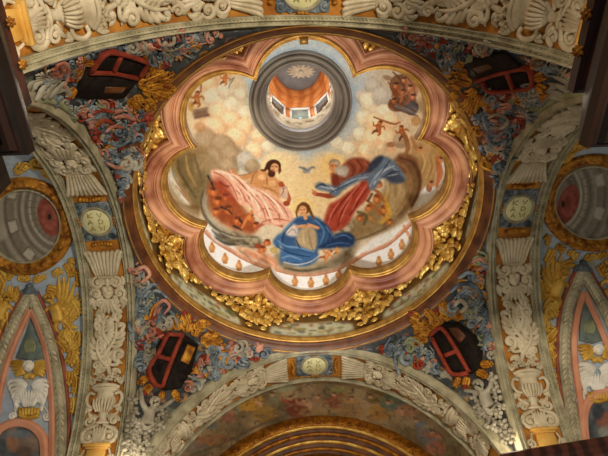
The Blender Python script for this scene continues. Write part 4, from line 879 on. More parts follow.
def volute_base(ch, lab, grp):
    t = thing('volute_bracket', lab, 'stucco ornament', at_of(ch, 0, 222), grp)
    for s in (-1, 1):
        mb = MB(); volute(mb, ch, s*9.5, 222, 8, a0=-PI/2, d=s, turns=1.7, w=2.2, h=2.6, tail=[(s*2, 211)]); part('volute', mb, M_cream, t)
        mb = MB(); volute(mb, ch, s*12, 207.5, 5, a0=PI, d=-s, turns=1.3, h=2, tail=[(s*4, 204), (s*9, 201.5)]); part('scroll', mb, M_cream, t)
    for i in range(-2, 3):
        mb = MB(); leaf(mb, ch, [(i*1.2, 229), (i*2.2, 221), (i*3, 212)], 2.2, 3, ridge=3); part('leaf', mb, M_cream, t)
def pedestal(ch, lab, grp):
    t = thing('pedestal', lab, 'pedestal', at_of(ch, 0, 242), grp)
    mb = MB(); 
    for (y0, y1, w, h) in ((229.5, 232.5, 12.5, 7), (232.5, 234.5, 10.5, 5.6)): plate(mb, ch, [(-w, y0), (w, y0), (w, y1), (-w, y1)], -.5, h, .6)
    part('cap', mb, M_pedestal, t)
    mb = MB(); plate(mb, ch, [(-8.5, 234.5), (8.5, 234.5), (9, 247), (-9, 247)], -.5, 4.4, .6); part('die', mb, M_pedestal, t)
    mb = MB(); plate(mb, ch, [(-12.5, 247), (12.5, 247), (12.5, 258), (-12.5, 258)], -.5, 6, .6); part('plinth', mb, M_pedestal, t)
    for s in (-1, 1):
        mb = MB(); volute(mb, ch, s*15, 243, 4.6, a0=PI/2, d=s, turns=1.3, h=2, tail=[(s*11, 233), (s*13, 238)]); part('side_scroll', mb, M_cream, t)
def medallion(A, lab, glyphs, grp, flip=1, rx=14.5, ry=15.5):
    ch = A.chart(1, flip)
    t = thing('medallion', lab, 'medallion', at_of(ch, 0, 0), grp)
    mb = MB(); strip(mb, ch, ellipse(0, 0, rx, ry, 40), [(-1.6, -.5), (-1.6, 2.2), (0, 3.2), (1.6, 2.4), (1.6, -.5)], raw=True, closed=True); part('rim', mb, M_border, t)
    mb = MB(); plate(mb, ch, ellipse(0, 0, rx-.8, ry-.8, 40), -.5, 2.4, 1); plq = part('plaque', mb, M_plaque, t, 'pale yellow oval plaque')
    for g in glyphs:
        mid = np.mean([p for st in g for p in st], 0)
        ax = 1 if A in (AR['top'], AR['bottom']) else 0
        for side_ in (0, 1):
            mb = MB()
            for st in g:
                if (np.mean(np.array(st), 0)[ax] > 0) == bool(side_): tube(mb, ch, st, .62, h=2.5, n=5, raw=True)
            if mb.v: part('lettering', mb, M_letter, plq, 'worn brown letter')
    mb = MB(); sq = [(-16.5, -22), (16.5, -22), (16.5, 22), (-16.5, 22)]; plate(mb, ch, sq, -.6, .9, .4); part('cartouche_ground', mb, M_blue, t, 'slate blue cartouche')
    rr = random.Random(len(lab))
    for i, (x, y, q) in enumerate([(-12.5, -18, 4), (12.5, -18, 4), (-12.5, 18, 4), (12.5, 18, 4), (-6, -19.5, 2.6), (6, -19.5, 2.6), (-6, 19.5, 2.6), (6, 19.5, 2.6), (-15.6, -11, 2.2), (15.6, -11, 2.2), (-15.6, 11, 2.2), (15.6, 11, 2.2)]):
        mb = MB(); volute(mb, ch, x, y, q, a0=rr.uniform(0, 6), d=1 if x*y > 0 else -1, turns=1.3, h=1.6); part('scroll', mb, M_blue if i % 3 else M_steel, t)
    for s in (-1, 1):
        mb = MB()
        for i in range(-3, 4): blob(mb, ch, i*3, s*(25+.5*abs(i)), 2.1, 2.6, 2.6, h=1)
        part('gilt_finial', mb, M_goldleaf, t, 'amber gilt finial')
        mb = MB()
        for i in (-1, 0, 1): blob(mb, ch, s*17.2, i*3.2, 1.8, 2, 2.4, h=1.2)
        part('gilt_finial', mb, M_goldleaf, t, 'amber gilt finial')
def L(*st): return list(st)
def glyph_rows(seed):
    """worn capital-like strokes in two rows, as the plaques show them"""
    out = []
    g1 = L([(-7, -10), (-7, -4.6)], [(-2.6, -10), (-7, -7), (-2.4, -4.6)], [(2.4, -10), (4.6, -4.8), (7, -10)])
    g2 = L([(-8.4, 2.6), (-6, -2.6), (-3.6, 2.6)], [(-7.4, .8), (-4.6, .8)], [(2.4, -2.6), (2.4, 2.6), (5.4, 2), (6.8, 0), (5.4, -2), (2.4, -2.6)])
    g3 = L([(-7, 10), (-5, 4.8), (-3, 10)], [(-6.2, 8), (-3.8, 8)], [(1.6, 4.8), (3, 10), (4.4, 6), (5.8, 10), (7.2, 4.8)])
    return [g1, g2, g3]
for k, A in AR.items():
    lab = {'left': 'pale yellow oval plaque in a blue cartouche at the crown of the left arch', 'right': 'pale yellow oval plaque in a blue cartouche at the crown of the right arch',
           'top': 'pale yellow oval plaque cut by the top edge of the photo, above the lantern', 'bottom': 'small pale yellow oval plaque at the crown of the bottom arch'}[k]
    g = glyph_rows(0)
    if k in ('top', 'bottom'): g = [[[(-y*.86, x*1.05) for x, y in st] for st in gl] for gl in g]
    medallion(A, lab, g, 'medallions at the arch crowns', 1 if k in ('right', 'top') else -1)
HALVES = [('left', -1, 'upper half of the left arch', 3), ('left', 1, 'lower half of the left arch', 6), ('right', -1, 'upper half of the right arch', 3), ('right', 1, 'lower half of the right arch', 6),
          ('top', -1, 'left half of the top-edge arch', 6), ('top', 1, 'right half of the top-edge arch', 6), ('bottom', -1, 'left half of the bottom arch', 5), ('bottom', 1, 'right half of the bottom arch', 5)]
for hi, (k, sg, where, n) in enumerate(HALVES):
    ch = AR[k].chart(sg, 1 if sg > 0 else -1)
    palmette(ch, 'fluted cream palmette next to the oval plaque, %s' % where, 'palmettes on the arches')
    cluster(ch, 'cream scroll cluster with round boss, %s' % where, 'scroll clusters on the arches', hi)
    branch(ch, 'curling cream acanthus branch, %s' % where, 'acanthus branches on the arches', 1 if hi % 2 else -1)
    if n > 3:
        urn(ch, 'two-handled cream urn holding flowers, %s' % where, 'urns on the arches')
        volute_base(ch, 'pair of cream volutes under the urn, %s' % where, 'volute brackets on the arches')
    if n > 5: pedestal(ch, 'ochre pedestal at the very foot of the %s' % where, 'pedestals on the arches')

# ================================================================== gilt foliage in the drum, at the cusps of the lobed frame
CUSPN = ['lower right', 'bottom right', 'bottom left', 'lower left', 'upper left', 'top left', 'top right', 'upper right']
for k in range(8):
    xc = ((k+.5)*45*PI/180)*.375/PX
    f = lambda x, y, xc=xc: DCH(xc+x, y)
    ak = (k+.5)*PI/4
    def g(x, y, ak=ak):
        r = .325+y*PX; th = ak+x*PX/.36; return Vector((r*math.cos(th), r*math.sin(th), 1.150)), Vector((-.12*math.cos(th), -.12*math.sin(th), -1)).normalized(), PX
    t = thing('gilded_foliage', 'spray of gilt acanthus at the %s notch of the lobed frame' % CUSPN[k], 'gilt ornament', at_of(g, 0, 20), 'gilt foliage around the lobed frame')
    rr = random.Random(k+40)
    def okr(x, y):
        return y*PX+.325 > lobe_r(ak+x*PX/.36, .060) and y < 38
    pts = [(rr.uniform(-66, 66), rr.uniform(0, 37)) for _ in range(900)]; keep = []
    for p in pts:
        if okr(*p) and all((p[0]-q[0])**2+(p[1]-q[1])**2 > 30 for q in keep): keep.append(p)
    for (x, y) in keep[:36]:
        an = math.atan2(y-4, x)*.6+PI/2*.4+rr.uniform(-.7, .7); L_ = rr.uniform(7, 11); mb = MB()
        c, s_ = math.cos(an), math.sin(an)
        leaf(mb, g, [(x-c*L_*.5, y-s_*L_*.5), (x+s_*1.5, y-c*1.5), (x+c*L_*.6, y+s_*L_*.6)], rr.uniform(2.6, 3.8), 1.5+rr.uniform(0, 5), ridge=4.2, lobes=3, sub=5); part('leaf', mb, M_gold, t)
    mb = MB(); blob(mb, g, 0, 16, 5, 6, 7, h=4); part('boss', mb, M_gold, t)
    pts = [(rr.uniform(-68, 68), rr.uniform(6, 66)) for _ in range(1200)]; kept = []
    for (x, y) in pts:
        if y > 10+abs(x)*.62 and all((x-u)**2+((y-v)*.8)**2 > 36 for u, v in kept): kept.append((x, y))
    for (x, y) in kept[:60]:
        an = -PI/2+rr.uniform(-1.0, 1.0)+x*.006; L_ = rr.uniform(10, 17); c, s_ = math.cos(an), math.sin(an); mb = MB()
        leaf(mb, f, [(x-c*L_*.5, y-s_*L_*.5), (x+s_*2, y-c*2), (x+c*L_*.6, y+s_*L_*.6)], rr.uniform(3.2, 5), 2+rr.uniform(0, 7), ridge=5, lobes=3, sub=5); part('leaf', mb, M_gold, t)
    for s in (-1, 1):
        mb = MB(); volute(mb, f, s*9, 9, 4, d=s, h=4); part('scroll', mb, M_gold, t)
# small gilt bracket at the top of the rim
def rim_xy(x, y):
    return (x*PX, -.3275-y*PX, 1.1345), (0, 0, -1)
mb = MB(); box(mb, -.0085, .0085, -.331, -.320, 1.129, 1.142); 
o = part('gilt_bracket', mb, M_goldrim); tag(o, 'tiny gilt bracket on the rim of the topmost lobe', 'bracket')
# rosette on the lantern cap
cap_mb = lathe([(.0890*math.cos(t), 2.157+.055*math.sin(t)) for t in np.linspace(0.02, PI/2-.001, 20)], 96)
CAPC = PixChart(cap_mb)
t = thing('rosette', 'cream lace-like rosette relief on the grey lantern cap', 'stucco ornament', at_of(CAPC, 301, 74))
def capf(x, y): return CAPC(301+x*1.15, 71.5+y*1.3)
for i in range(14):
    a = i*2*PI/14; mb = MB(); leaf(mb, capf, [(2*math.cos(a), 1.6*math.sin(a)), (8*math.cos(a), 3.8*math.sin(a)), (13*math.cos(a), 5.6*math.sin(a))], 1.7, .5, ridge=1.6, lobes=2); part('petal', mb, M_cream, t)
mb = MB(); tube(mb, capf, ellipse(0, .5, 4.6, 3.4, 18), .9, h=1, raw=True, closed=True); blob(mb, capf, 0, .5, 2.2, 1.6, 1.6, h=.5); part('boss', mb, M_cream, t)

# ================================================================== pendentive ornaments
def tri_in(ch, x, y): return ch(x, y)
PANELS = {   # red-framed dark panels: outline, red bars, small panes, gilt inset
 'upper_left': dict(out=[(102, 52), (118, 49), (140, 55), (150, 63), (141, 76), (124, 97), (92, 99), (75, 96), (79, 76), (90, 65)], panes=[[(92.5, 66), (102, 56), (115, 55.5), (106, 69)], [(117, 70), (123, 58.5), (140, 61.5), (137, 69), (130, 72.5)]],
        bars=[[(89, 70), (102, 53), (118, 51), (140, 57.5), (146, 62), (138, 75)], [(88, 70), (112, 70.5), (137, 76)], [(111, 70), (119, 54)]], board=[(84, 74), (112, 74), (134, 79), (122, 95), (93, 97), (77, 94)], inset=[(103, 84), (124, 84), (120, 90), (101, 90)], lab='upper left'),
 'upper_right': dict(out=[(466, 60), (490, 52), (505, 51), (522, 64), (533, 70), (536, 84), (520, 90), (490, 90), (480, 78)], panes=[[(488, 79), (502, 75), (511, 85), (498, 88), (494, 87)], [(513, 73), (526, 70), (532, 80), (521, 84)]],
        bars=[[(477, 79), (503, 70), (529, 66), (534, 84), (519, 88), (492, 89.5), (484, 80)], [(508, 69), (516, 88)]], board=[(468, 61), (490, 54), (506, 52), (523, 66), (500, 69), (480, 76)], inset=[(474, 65), (490, 60), (495, 64), (480, 70)], lab='upper right'),
 'lower_left': dict(out=[(170, 332), (184, 334), (198, 344), (191, 372), (181, 388), (165, 391), (150, 384), (145, 368), (153, 352), (160, 340)], panes=[[(167.5, 337.5), (176, 339), (169.5, 356), (161, 352)], [(153, 361), (163, 364), (158, 378), (152, 376), (150.5, 370)]],
        bars=[[(181, 334), (171, 357), (160, 387)], [(166, 334), (156, 354), (147, 368), (152, 383), (160, 387)], [(166, 334), (181, 335)], [(155, 356), (170, 360)]], board=[(184, 341), (196, 346), (190, 370), (181, 388), (163, 389), (172, 364)], inset=[(186, 344), (194, 348), (187, 365), (179, 361)], lab='lower left'),
 'lower_right': dict(out=[(432, 336), (444, 323), (458, 322), (476, 336), (483, 352), (481, 368), (468, 376), (452, 374), (444, 360)], panes=[[(436, 337), (442, 334), (452, 349), (451, 353), (445, 354)], [(450, 361), (457, 357), (466, 370), (463, 373), (455, 371)]],
        bars=[[(431, 336), (443, 328), (458, 350), (471, 372)], [(433, 338), (445, 362), (454, 375), (470, 373)], [(446, 356), (458, 351)]], board=[(447, 325), (458, 324), (474, 337), (481, 353), (479, 366), (472, 370), (460, 348)], inset=[(450, 328), (460, 327), (468, 336), (462, 343)], lab='lower right')}
FOLI = {'upper_left': [((146, 78), (160, 72)), ((150, 84), (164, 84)), ((142, 88), (154, 98)), ((136, 94), (144, 106)), ((155, 92), (166, 96)), ((128, 99), (133, 110)), ((150, 72), (160, 62)), ((158, 78), (170, 74)), ((146, 98), (150, 110)), ((80, 68), (72, 78)), ((74, 88), (68, 96)), ((92, 62), (84, 60)), ((138, 82), (150, 90)), ((160, 86), (172, 88))],
        'upper_right': [((472, 82), (460, 78)), ((476, 88), (466, 94)), ((468, 72), (456, 66)), ((462, 86), (450, 84)), ((482, 94), (478, 104)), ((470, 98), (462, 106)), ((458, 92), (452, 98)), ((488, 96), (490, 108)), ((452, 74), (446, 68)), ((536, 78), (546, 74)), ((538, 84), (546, 90)), ((532, 66), (540, 62)), ((464, 64), (456, 58)), ((476, 100), (472, 112))],
        'lower_left': [((178, 330), (176, 318)), ((186, 332), (190, 320)), ((194, 336), (202, 326)), ((200, 340), (212, 334)), ((170, 330), (164, 322)), ((204, 346), (216, 342)), ((206, 336), (218, 340)), ((210, 342), (222, 346)), ((196, 326), (206, 324)), ((188, 324), (184, 314)), ((150, 386), (144, 392)), ((162, 392), (160, 398)), ((172, 392), (176, 398)), ((146, 378), (140, 382))],
        'lower_right': [((436, 330), (426, 322)), ((442, 324), (438, 312)), ((450, 320), (450, 308)), ((430, 334), (418, 332)), ((456, 320), (460, 312)), ((424, 326), (414, 322)), ((434, 320), (428, 312)), ((428, 338), (416, 342)), ((446, 314), (444, 304)), ((420, 318), (412, 314)), ((468, 378), (466, 386)), ((478, 372), (486, 376)), ((458, 378), (456, 384)), ((482, 364), (490, 364))]}
for k, d in PANELS.items():
    ch = PCH[k]; c = np.mean(np.array(d['out']), 0)
    t = thing('framed_panel', 'dark panel in a red lacquer frame on the %s pendentive' % d['lab'], 'panel', at_of(ch, *c), 'red-framed panels on the pendentives')
    mb = MB(); plate(mb, ch, d['out'], -2, 2.4, 1); part('back_board', mb, M_dark, t)
    mb = MB()
    for b in d['bars']: strip(mb, ch, b, [(-2.0, -1), (-2.0, 4.6), (-1.4, 5.4), (1.4, 5.4), (2.0, 4.6), (2.0, -1)], h=.4, cap=True, sub=3)
    part('red_frame', mb, M_red, t, 'red lacquer frame')
    mb = MB(); plate(mb, ch, d['board'], 1, 4.2, 1); part('dark_board', mb, M_dark, t, 'large dark board')
    mb = MB(); plate(mb, ch, d['inset'], 3.5, 5.2, .6); part('inset', mb, M_goldleaf if k == 'lower_left' else M_ringbrown, t, 'gilt inset' if k == 'lower_left' else 'brown inset')
    for p in d['panes']:
        mb = MB(); plate(mb, ch, p, 1, 3.4, .6); part('pane', mb, M_dark, t, 'small dark pane')
    t = thing('gilded_foliage', 'amber gilt leaves around the red-framed panel of the %s pendentive' % d['lab'], 'gilt ornament', at_of(ch, *FOLI[k][0][0]), 'gilt leaves around the red panels')
    rr = random.Random(9)
    for a, b in FOLI[k]:
        a, b = np.array(a, float), np.array(b, float); m = (a+b)/2+np.array([-(b-a)[1], (b-a)[0]])*rr.uniform(-.2, .2)
        mb = MB(); acanthus(mb, ch, [a, m, b], np.linalg.norm(b-a)*.42, n=4, r=1.15, h=1.6); part('leaf', mb, M_goldleaf, t)
        mb = MB(); e = b+(b-a)*.1; blob(mb, ch, *e, 1.5, h=2.2)
        for i in range(5): blob(mb, ch, e[0]+2.2*math.cos(i*1.257), e[1]+2.2*math.sin(i*1.257), 1.5, hz=1.3, h=1, n=7, k=3)
        part('flower', mb, M_goldleaf if rr.random() < .75 else M_red, t)
# scrollwork that fills the pendentives: each scroll is a part of the side it grows on
def inside(poly, x, y):
    c = False; n = len(poly)
    for i in range(n):
        (xa, ya), (xb, yb) = poly[i], poly[(i+1) % n]
        if (ya > y) != (yb > y) and x < (xb-xa)*(y-ya)/(yb-ya)+xa: c = not c
    return c
ZONES = [('upper_left', 'left', [(34, 96), (70, 98), (92, 102), (128, 104), (150, 112), (140, 150), (131, 180), (122, 214), (114, 184), (100, 152), (80, 124)], 'below the panel of the upper left pendentive'),
         ('upper_left', 'top', [(30, 76), (66, 60), (110, 45), (150, 37), (200, 31), (240, 28), (210, 40), (180, 58), (160, 72), (148, 60), (118, 48), (100, 52), (74, 78), (50, 84)], 'above the panel of the upper left pendentive'),
         ('upper_right', 'right', [(492, 92), (536, 88), (560, 96), (540, 112), (520, 134), (506, 164), (497, 200), (492, 180), (484, 150), (468, 120)], 'below the panel of the upper right pendentive'),
         ('upper_right', 'top', [(372, 31), (420, 33), (460, 38), (506, 47), (560, 62), (580, 78), (540, 70), (520, 58), (500, 50), (464, 60), (446, 66), (420, 48), (400, 38)], 'above the panel of the upper right pendentive'),
         ('lower_left', 'left', [(130, 236), (137, 262), (150, 290), (172, 318), (160, 340), (146, 362), (140, 386), (137, 340), (136, 290)], 'between the left arch and the lower left panel'),
         ('lower_left', 'bottom', [(206, 348), (234, 344), (280, 352), (262, 356), (236, 366), (212, 380), (190, 396), (180, 392), (194, 372), (200, 350)], 'between the bottom arch and the lower left panel'),
         ('lower_right', 'right', [(484, 236), (484, 290), (492, 340), (496, 366), (488, 360), (480, 336), (462, 320), (446, 304), (464, 284), (476, 262)], 'between the right arch and the lower right panel'),
         ('lower_right', 'bottom', [(350, 352), (390, 348), (414, 336), (428, 344), (442, 364), (452, 378), (468, 392), (462, 394), (440, 376), (410, 362), (380, 354)], 'between the bottom arch and the lower right panel')]
SMATS = [M_blue]*7+[M_steel]*4+[M_rose]*3+[M_red]*1+[M_goldleaf]*2+[M_greystucco]*4+[M_green]
for zi, (k, sd, poly, where) in enumerate(ZONES):
    ch = PCH[k]; rr = random.Random(100+zi); P = np.array(poly, float); c = P.mean(0)
    t = thing('scrollwork', 'slate blue, rose and gilt scrollwork %s' % where, 'stucco ornament', at_of(ch, *c), 'scrollwork on the pendentives')
    pts = []; tries = 0
    while len(pts) < 98 and tries < 9000:
        tries += 1; x, y = rr.uniform(P[:, 0].min(), P[:, 0].max()), rr.uniform(P[:, 1].min(), P[:, 1].max())
        if inside(poly, x, y) and sum(inside(poly, x+5*math.cos(w_), y+5*math.sin(w_)) for w_ in (0, 1.57, 3.14, 4.71)) >= 3 and all((x-a)**2+(y-b)**2 > 20 for a, b in pts): pts.append((x, y))
    for (x, y) in pts:
        mb = MB(); q = rr.uniform(3.0, 6.2)*(1.35 if rr.random() < .18 else 1); m = rr.choice(SMATS); kind = rr.random(); a = rr.uniform(0, 2*PI); d = rr.choice((-1, 1))
        if kind < .34:
            tl = [(x+q*2.4*math.cos(a+2.2*d), y+q*2.4*math.sin(a+2.2*d)), (x+q*1.7*math.cos(a+.9*d), y+q*1.7*math.sin(a+.9*d))]
            volute(mb, ch, x, y, q, a0=a, d=d, turns=1.15, w=q*.3, h=rr.uniform(1, 3), tail=tl); part('scroll', mb, m, t)
        elif kind < .55:
            for j in range(3):
                o_ = (j-1)*q*.42; n_ = np.array([-math.sin(a), math.cos(a)])*o_; e = np.array([math.cos(a), math.sin(a)])
                A_ = np.array([x, y])+n_-e*q; B_ = np.array([x, y])+n_*1.5+e*.1+np.array([-math.sin(a), math.cos(a)])*q*.35*d; C_ = np.array([x, y])+n_*1.9+e*q
                tube(mb, ch, [A_, B_, C_], [.8, q*.3, .9], h=rr.uniform(1, 2.6), n=6)
            e = np.array([math.cos(a), math.sin(a)])*q; blob(mb, ch, x-e[0], y-e[1], q*.62, q*.4, q*.4, a=a+PI/2, h=1, n=8, k=3)
            part('ribbon', mb, m, t)
        elif kind < .9:
            for j in (-1, 0, 1):
                b_ = a+j*.6; leaf(mb, ch, [(x-q*.5*math.cos(a), y-q*.5*math.sin(a)), (x+q*.4*math.cos(b_), y+q*.4*math.sin(b_)), (x+q*1.2*math.cos(b_+j*.3), y+q*1.2*math.sin(b_+j*.3))], q*.36, 1.4, ridge=2.8, sub=3)
            part('leaf', mb, m, t)
        else:
            blob(mb, ch, x, y, q*.5, hz=q*.5, h=.6)
            for i in range(5): blob(mb, ch, x+q*.6*math.cos(i*1.257+a), y+q*.6*math.sin(i*1.257+a), q*.4, hz=q*.4, h=.4, n=7, k=3)
            part('flower', mb, rr.choice([M_rose, M_goldleaf, M_greystucco, M_red]), t)
# traced large scrolls
BIG = [('lower_left', 'big slate blue acanthus scroll between the left arch and the dome ring', [([(164, 292), (152, 284), (142, 292), (138, 304), (142, 312), (148, 306)], 2.4, M_blue), ([(166, 298), (155, 290), (147, 296), (144, 304)], 1.8, M_blue), ([(152, 316), (155, 306), (162, 300), (168, 306), (162, 314)], 2, M_rose), ([(148, 318), (151, 308), (157, 302)], 1.8, M_goldleaf), ([(134, 272), (142, 266), (148, 274), (140, 282)], 2.2, M_rose), ([(140, 336), (142, 328), (148, 326)], 2.6, M_greystucco)]),
       ('lower_right', 'big slate blue acanthus scroll between the right arch and the dome ring', [([(452, 292), (462, 284), (474, 284), (482, 294), (478, 304), (472, 298)], 2.4, M_steel), ([(456, 298), (466, 290), (475, 292)], 1.8, M_blue), ([(474, 262), (482, 258), (484, 266), (478, 270)], 2.2, M_rose), ([(460, 278), (470, 272), (478, 276)], 2.2, M_blue), ([(456, 306), (462, 300), (468, 306), (462, 312)], 2.6, M_greystucco)]),
       ('upper_left', 'fan of rose and red plumes on the upper left pendentive', [([(96, 124), (102, 118), (112, 122)], 2.4, M_red), ([(104, 130), (112, 124), (122, 126)], 2.4, M_rose), ([(112, 116), (122, 114), (134, 118)], 2.6, M_rose), ([(90, 112), (100, 108), (112, 110)], 2.2, M_red), ([(108, 160), (116, 166), (126, 162)], 2.2, M_rose), ([(106, 140), (118, 144), (128, 138)], 2.2, M_blue), ([(108, 150), (120, 154), (130, 150)], 2, M_steel)]),
       ('upper_right', 'slate scroll with gilt and cream flower on the upper right pendentive', [([(490, 116), (500, 112), (510, 118), (504, 126), (494, 124)], 2.2, M_greystucco), ([(484, 110), (488, 126), (498, 134), (508, 128)], 2, M_blue), ([(494, 162), (498, 154), (503, 158)], 2.2, M_red), ([(488, 132), (496, 142), (504, 140)], 2, M_steel), ([(492, 118), (500, 119)], 2.2, M_rose)])]
for k, lab, items in BIG:
    ch = PCH[k]; t = thing('acanthus_scroll', lab, 'stucco ornament', at_of(ch, *items[0][0][0]), 'large pendentive scrolls')
    for path, r, m in items:
        mb = MB(); tube(mb, ch, path, [r*.6, r, r, r*.6], h=3.4, n=7); part('scroll', mb, m, t)
# feet of the pendentives: stucco putti over blossoms (below), sheaves of leaves (above)
def remesh(o, vox=.03):
    m = o.modifiers.new('remesh', 'REMESH'); m.mode = 'VOXEL'; m.voxel_size = vox; m.use_smooth_shade = True
    s = o.modifiers.new('smooth', 'SMOOTH'); s.iterations = 3
def relief_person(ch, name, lab, J, m, grp=None, vox=.028):
    """J: head (x,y,r), torso path, limbs [(path, radii)]"""
    t = thing(name, lab, 'stucco figure', at_of(ch, *J['torso'][0]), grp)
    mb = MB(); hx, hy, hr = J['head']
    blob(mb, ch, hx, hy, hr*.86, hr, hr*1.0, h=hr*.75+J.get('h', 0), n=12, k=6); tube(mb, ch, [(hx, hy+hr*.5), J['torso'][0]], hr*.42, h=hr*.7)
    fx, fy = J.get('face', (0, .1)); F0 = hr*1.62+J.get('h', 0)
    blob(mb, ch, hx+fx*hr, hy+hr*.12+fy*hr, hr*.17, hr*.24, hr*.22, h=F0, n=7, k=3)
    for s in (-1, 1): blob(mb, ch, hx+fx*hr+s*hr*.42, hy+hr*.4+fy*hr, hr*.34, hr*.3, hr*.3, h=F0-hr*.42, n=7, k=3); blob(mb, ch, hx+s*hr*.86, hy+hr*.1, hr*.18, hr*.26, hr*.2, h=hr*.7, n=6, k=3)
    tube(mb, ch, J['torso'], J['tw'], h=J['tw'][0]*.55, flat=.8, n=10)
    for path, rr_ in J['limbs']:
        tube(mb, ch, path, rr_, h=1.4, flat=.95, n=8)
        e = np.array(path[-1][:2], float); d = e-np.array(path[-2][:2], float); d = d/np.linalg.norm(d); b = np.array([-d[1], d[0]]); r0 = rr_[-1]
        for q in (-1, -.35, .35, 1): tube(mb, ch, [e+b*q*r0*.6, e+d*r0*1.1+b*q*r0*.8, e+d*r0*(1.9-abs(q)*.3)+b*q*r0*.9], [r0*.36, r0*.32, r0*.26], h=1.5, n=5, sub=2)
        tube(mb, ch, [e+b*r0*.7, e+d*r0*.5+b*r0*1.5], [r0*.36, r0*.28], h=1.5, n=5, sub=2)
    o = part('body', mb, m, t); remesh(o, vox)
    mb = MB()
    for i in range(9):
        a = PI+PI*i/8; blob(mb, ch, hx+hr*.8*math.cos(a), hy+hr*.78*math.sin(a)-hr*.1, hr*.36, hr*.34, hr*.42, h=hr*.9, n=7, k=3)
        if i % 2: blob(mb, ch, hx+hr*.45*math.cos(a), hy+hr*.5*math.sin(a)-hr*.15, hr*.36, hr*.34, hr*.4, h=hr*1.55, n=7, k=3)
    part('hair', mb, m, t)
    for w in J.get('wings', []):
        mb = MB()
        for p in w: leaf(mb, ch, p, 2.6, 1.4, ridge=2.8)
        part('wing', mb, m, t)
    if 'cloth' in J:
        mb = MB()
        for p in J['cloth']: tube(mb, ch, p, [1.2, 2.4, 1.0], h=2.6, n=6)
        part('drapery', mb, m, t)
    return t
relief_person(PCH['lower_left'], 'stucco_putto', 'grey stucco putto with raised arms under the lower left red panel',
    dict(head=(152.5, 403, 5.6), torso=[(148, 409), (147, 416), (146, 425)], tw=[5.6, 6.6, 7.4], limbs=[([(145, 410), (141, 402), (140, 390)], [3.4, 3, 2.2]), ([(152, 411), (161, 408), (173, 400)], [3.4, 2.8, 2])], cloth=[[(139, 422), (146, 429), (155, 424)], [(140, 426), (147, 432), (154, 428)]]), M_greystucco, 'stucco putti on the lower pendentives')
relief_person(PCH['lower_right'], 'stucco_putto', 'grey stucco putto with raised arms under the lower right red panel',
    dict(head=(480.5, 385.5, 5.6), torso=[(485, 391), (487, 398), (491, 407)], tw=[5.6, 6.6, 7.4], limbs=[([(488, 392), (492, 385), (492, 375)], [3.4, 3, 2.2]), ([(482, 393), (476, 392), (467, 391)], [3.4, 2.8, 2])], cloth=[[(482, 404), (491, 412), (498, 404)], [(484, 408), (491, 415), (497, 409)]]), M_greystucco, 'stucco putti on the lower pendentives')
for k, pts, lab in (('lower_left', [(132, 400), (134, 412), (130, 420), (138, 430), (131, 434), (145, 434), (137, 440), (152, 430), (147, 442), (140, 448), (132, 445), (155, 420), (150, 450), (142, 456), (134, 454), (129, 428), (126, 440), (136, 423), (157, 438), (128, 450), (125, 456), (160, 426), (166, 416), (162, 414)], 'heap of grey stucco blossoms at the foot of the lower left pendentive'),
                    ('lower_right', [(498, 414), (490, 418), (504, 424), (494, 426), (500, 432), (508, 432), (497, 438), (505, 440), (484, 414), (488, 424), (511, 438), (501, 446), (492, 432), (502, 406), (498, 398), (496, 390), (478, 406), (480, 414), (475, 398), (494, 380)], 'heap of grey stucco blossoms at the foot of the lower right pendentive')):
    ch = PCH[k]; rr = random.Random(5); t = thing('blossom_heap', lab, 'stucco ornament', at_of(ch, *pts[3]), 'stucco blossoms of the lower pendentives')
    for (x, y) in pts:
        q = rr.uniform(4.4, 5.8); mb = MB(); blob(mb, ch, x, y, q*.5, hz=q*.8, h=1.6)
        for i in range(5): a = i*1.257+rr.uniform(0, 1); blob(mb, ch, x+q*.7*math.cos(a), y+q*.7*math.sin(a), q*.55, q*.45, q*.5, a=a, h=1, n=8, k=3)
        part('blossom', mb, M_greystucco, t)
for k, lab, leaves in (('upper_left', 'sheaf of grey stucco leaves at the foot of the upper left pendentive', [((30, 96), (34, 84), (44, 80)), ((36, 98), (42, 86), (54, 80)), ((42, 98), (50, 86), (62, 76)), ((48, 98), (56, 88), (70, 76)), ((26, 92), (28, 84), (34, 80)), ((34, 100), (40, 92), (48, 92)), ((54, 92), (62, 88), (66, 92)), ((26, 100), (30, 92), (32, 88)), ((62, 84), (68, 92), (64, 96))]),
                       ('upper_right', 'sheaf of grey stucco leaves at the foot of the upper right pendentive', [((580, 90), (566, 80), (550, 74)), ((576, 94), (562, 86), (548, 82)), ((570, 96), (556, 92), (544, 90)), ((584, 88), (572, 78), (560, 70)), ((566, 98), (554, 96), (546, 98)), ((578, 88), (570, 86), (560, 88)), ((560, 84), (552, 88), (550, 94))])):
    ch = PCH[k]; t = thing('leaf_sheaf', lab, 'stucco ornament', at_of(ch, *leaves[0][0]), 'stucco sheaves of the upper pendentives')
    for p in leaves:
        mb = MB(); leaf(mb, ch, p, 3.0, 1.5, ridge=3.4); part('leaf', mb, M_greystucco, t)
for k, lab, pts in (('upper_left', 'pale green stucco dome-shaped shell at the tip of the upper left pendentive', [(24, 106), (34, 102), (46, 100), (58, 103), (68, 110), (76, 118)]), ('upper_right', 'pale green stucco shell band at the tip of the upper right pendentive', [(588, 92), (574, 94), (560, 97), (548, 104), (538, 112)])):
    ch = PCH[k]; mb = MB(); tube(mb, ch, pts, [4.5, 4.5, 3.6, 2.2], h=0, n=8); o = part('shell_moulding', mb, M_green); tag(o, lab, 'moulding', 'green mouldings at the upper tips')

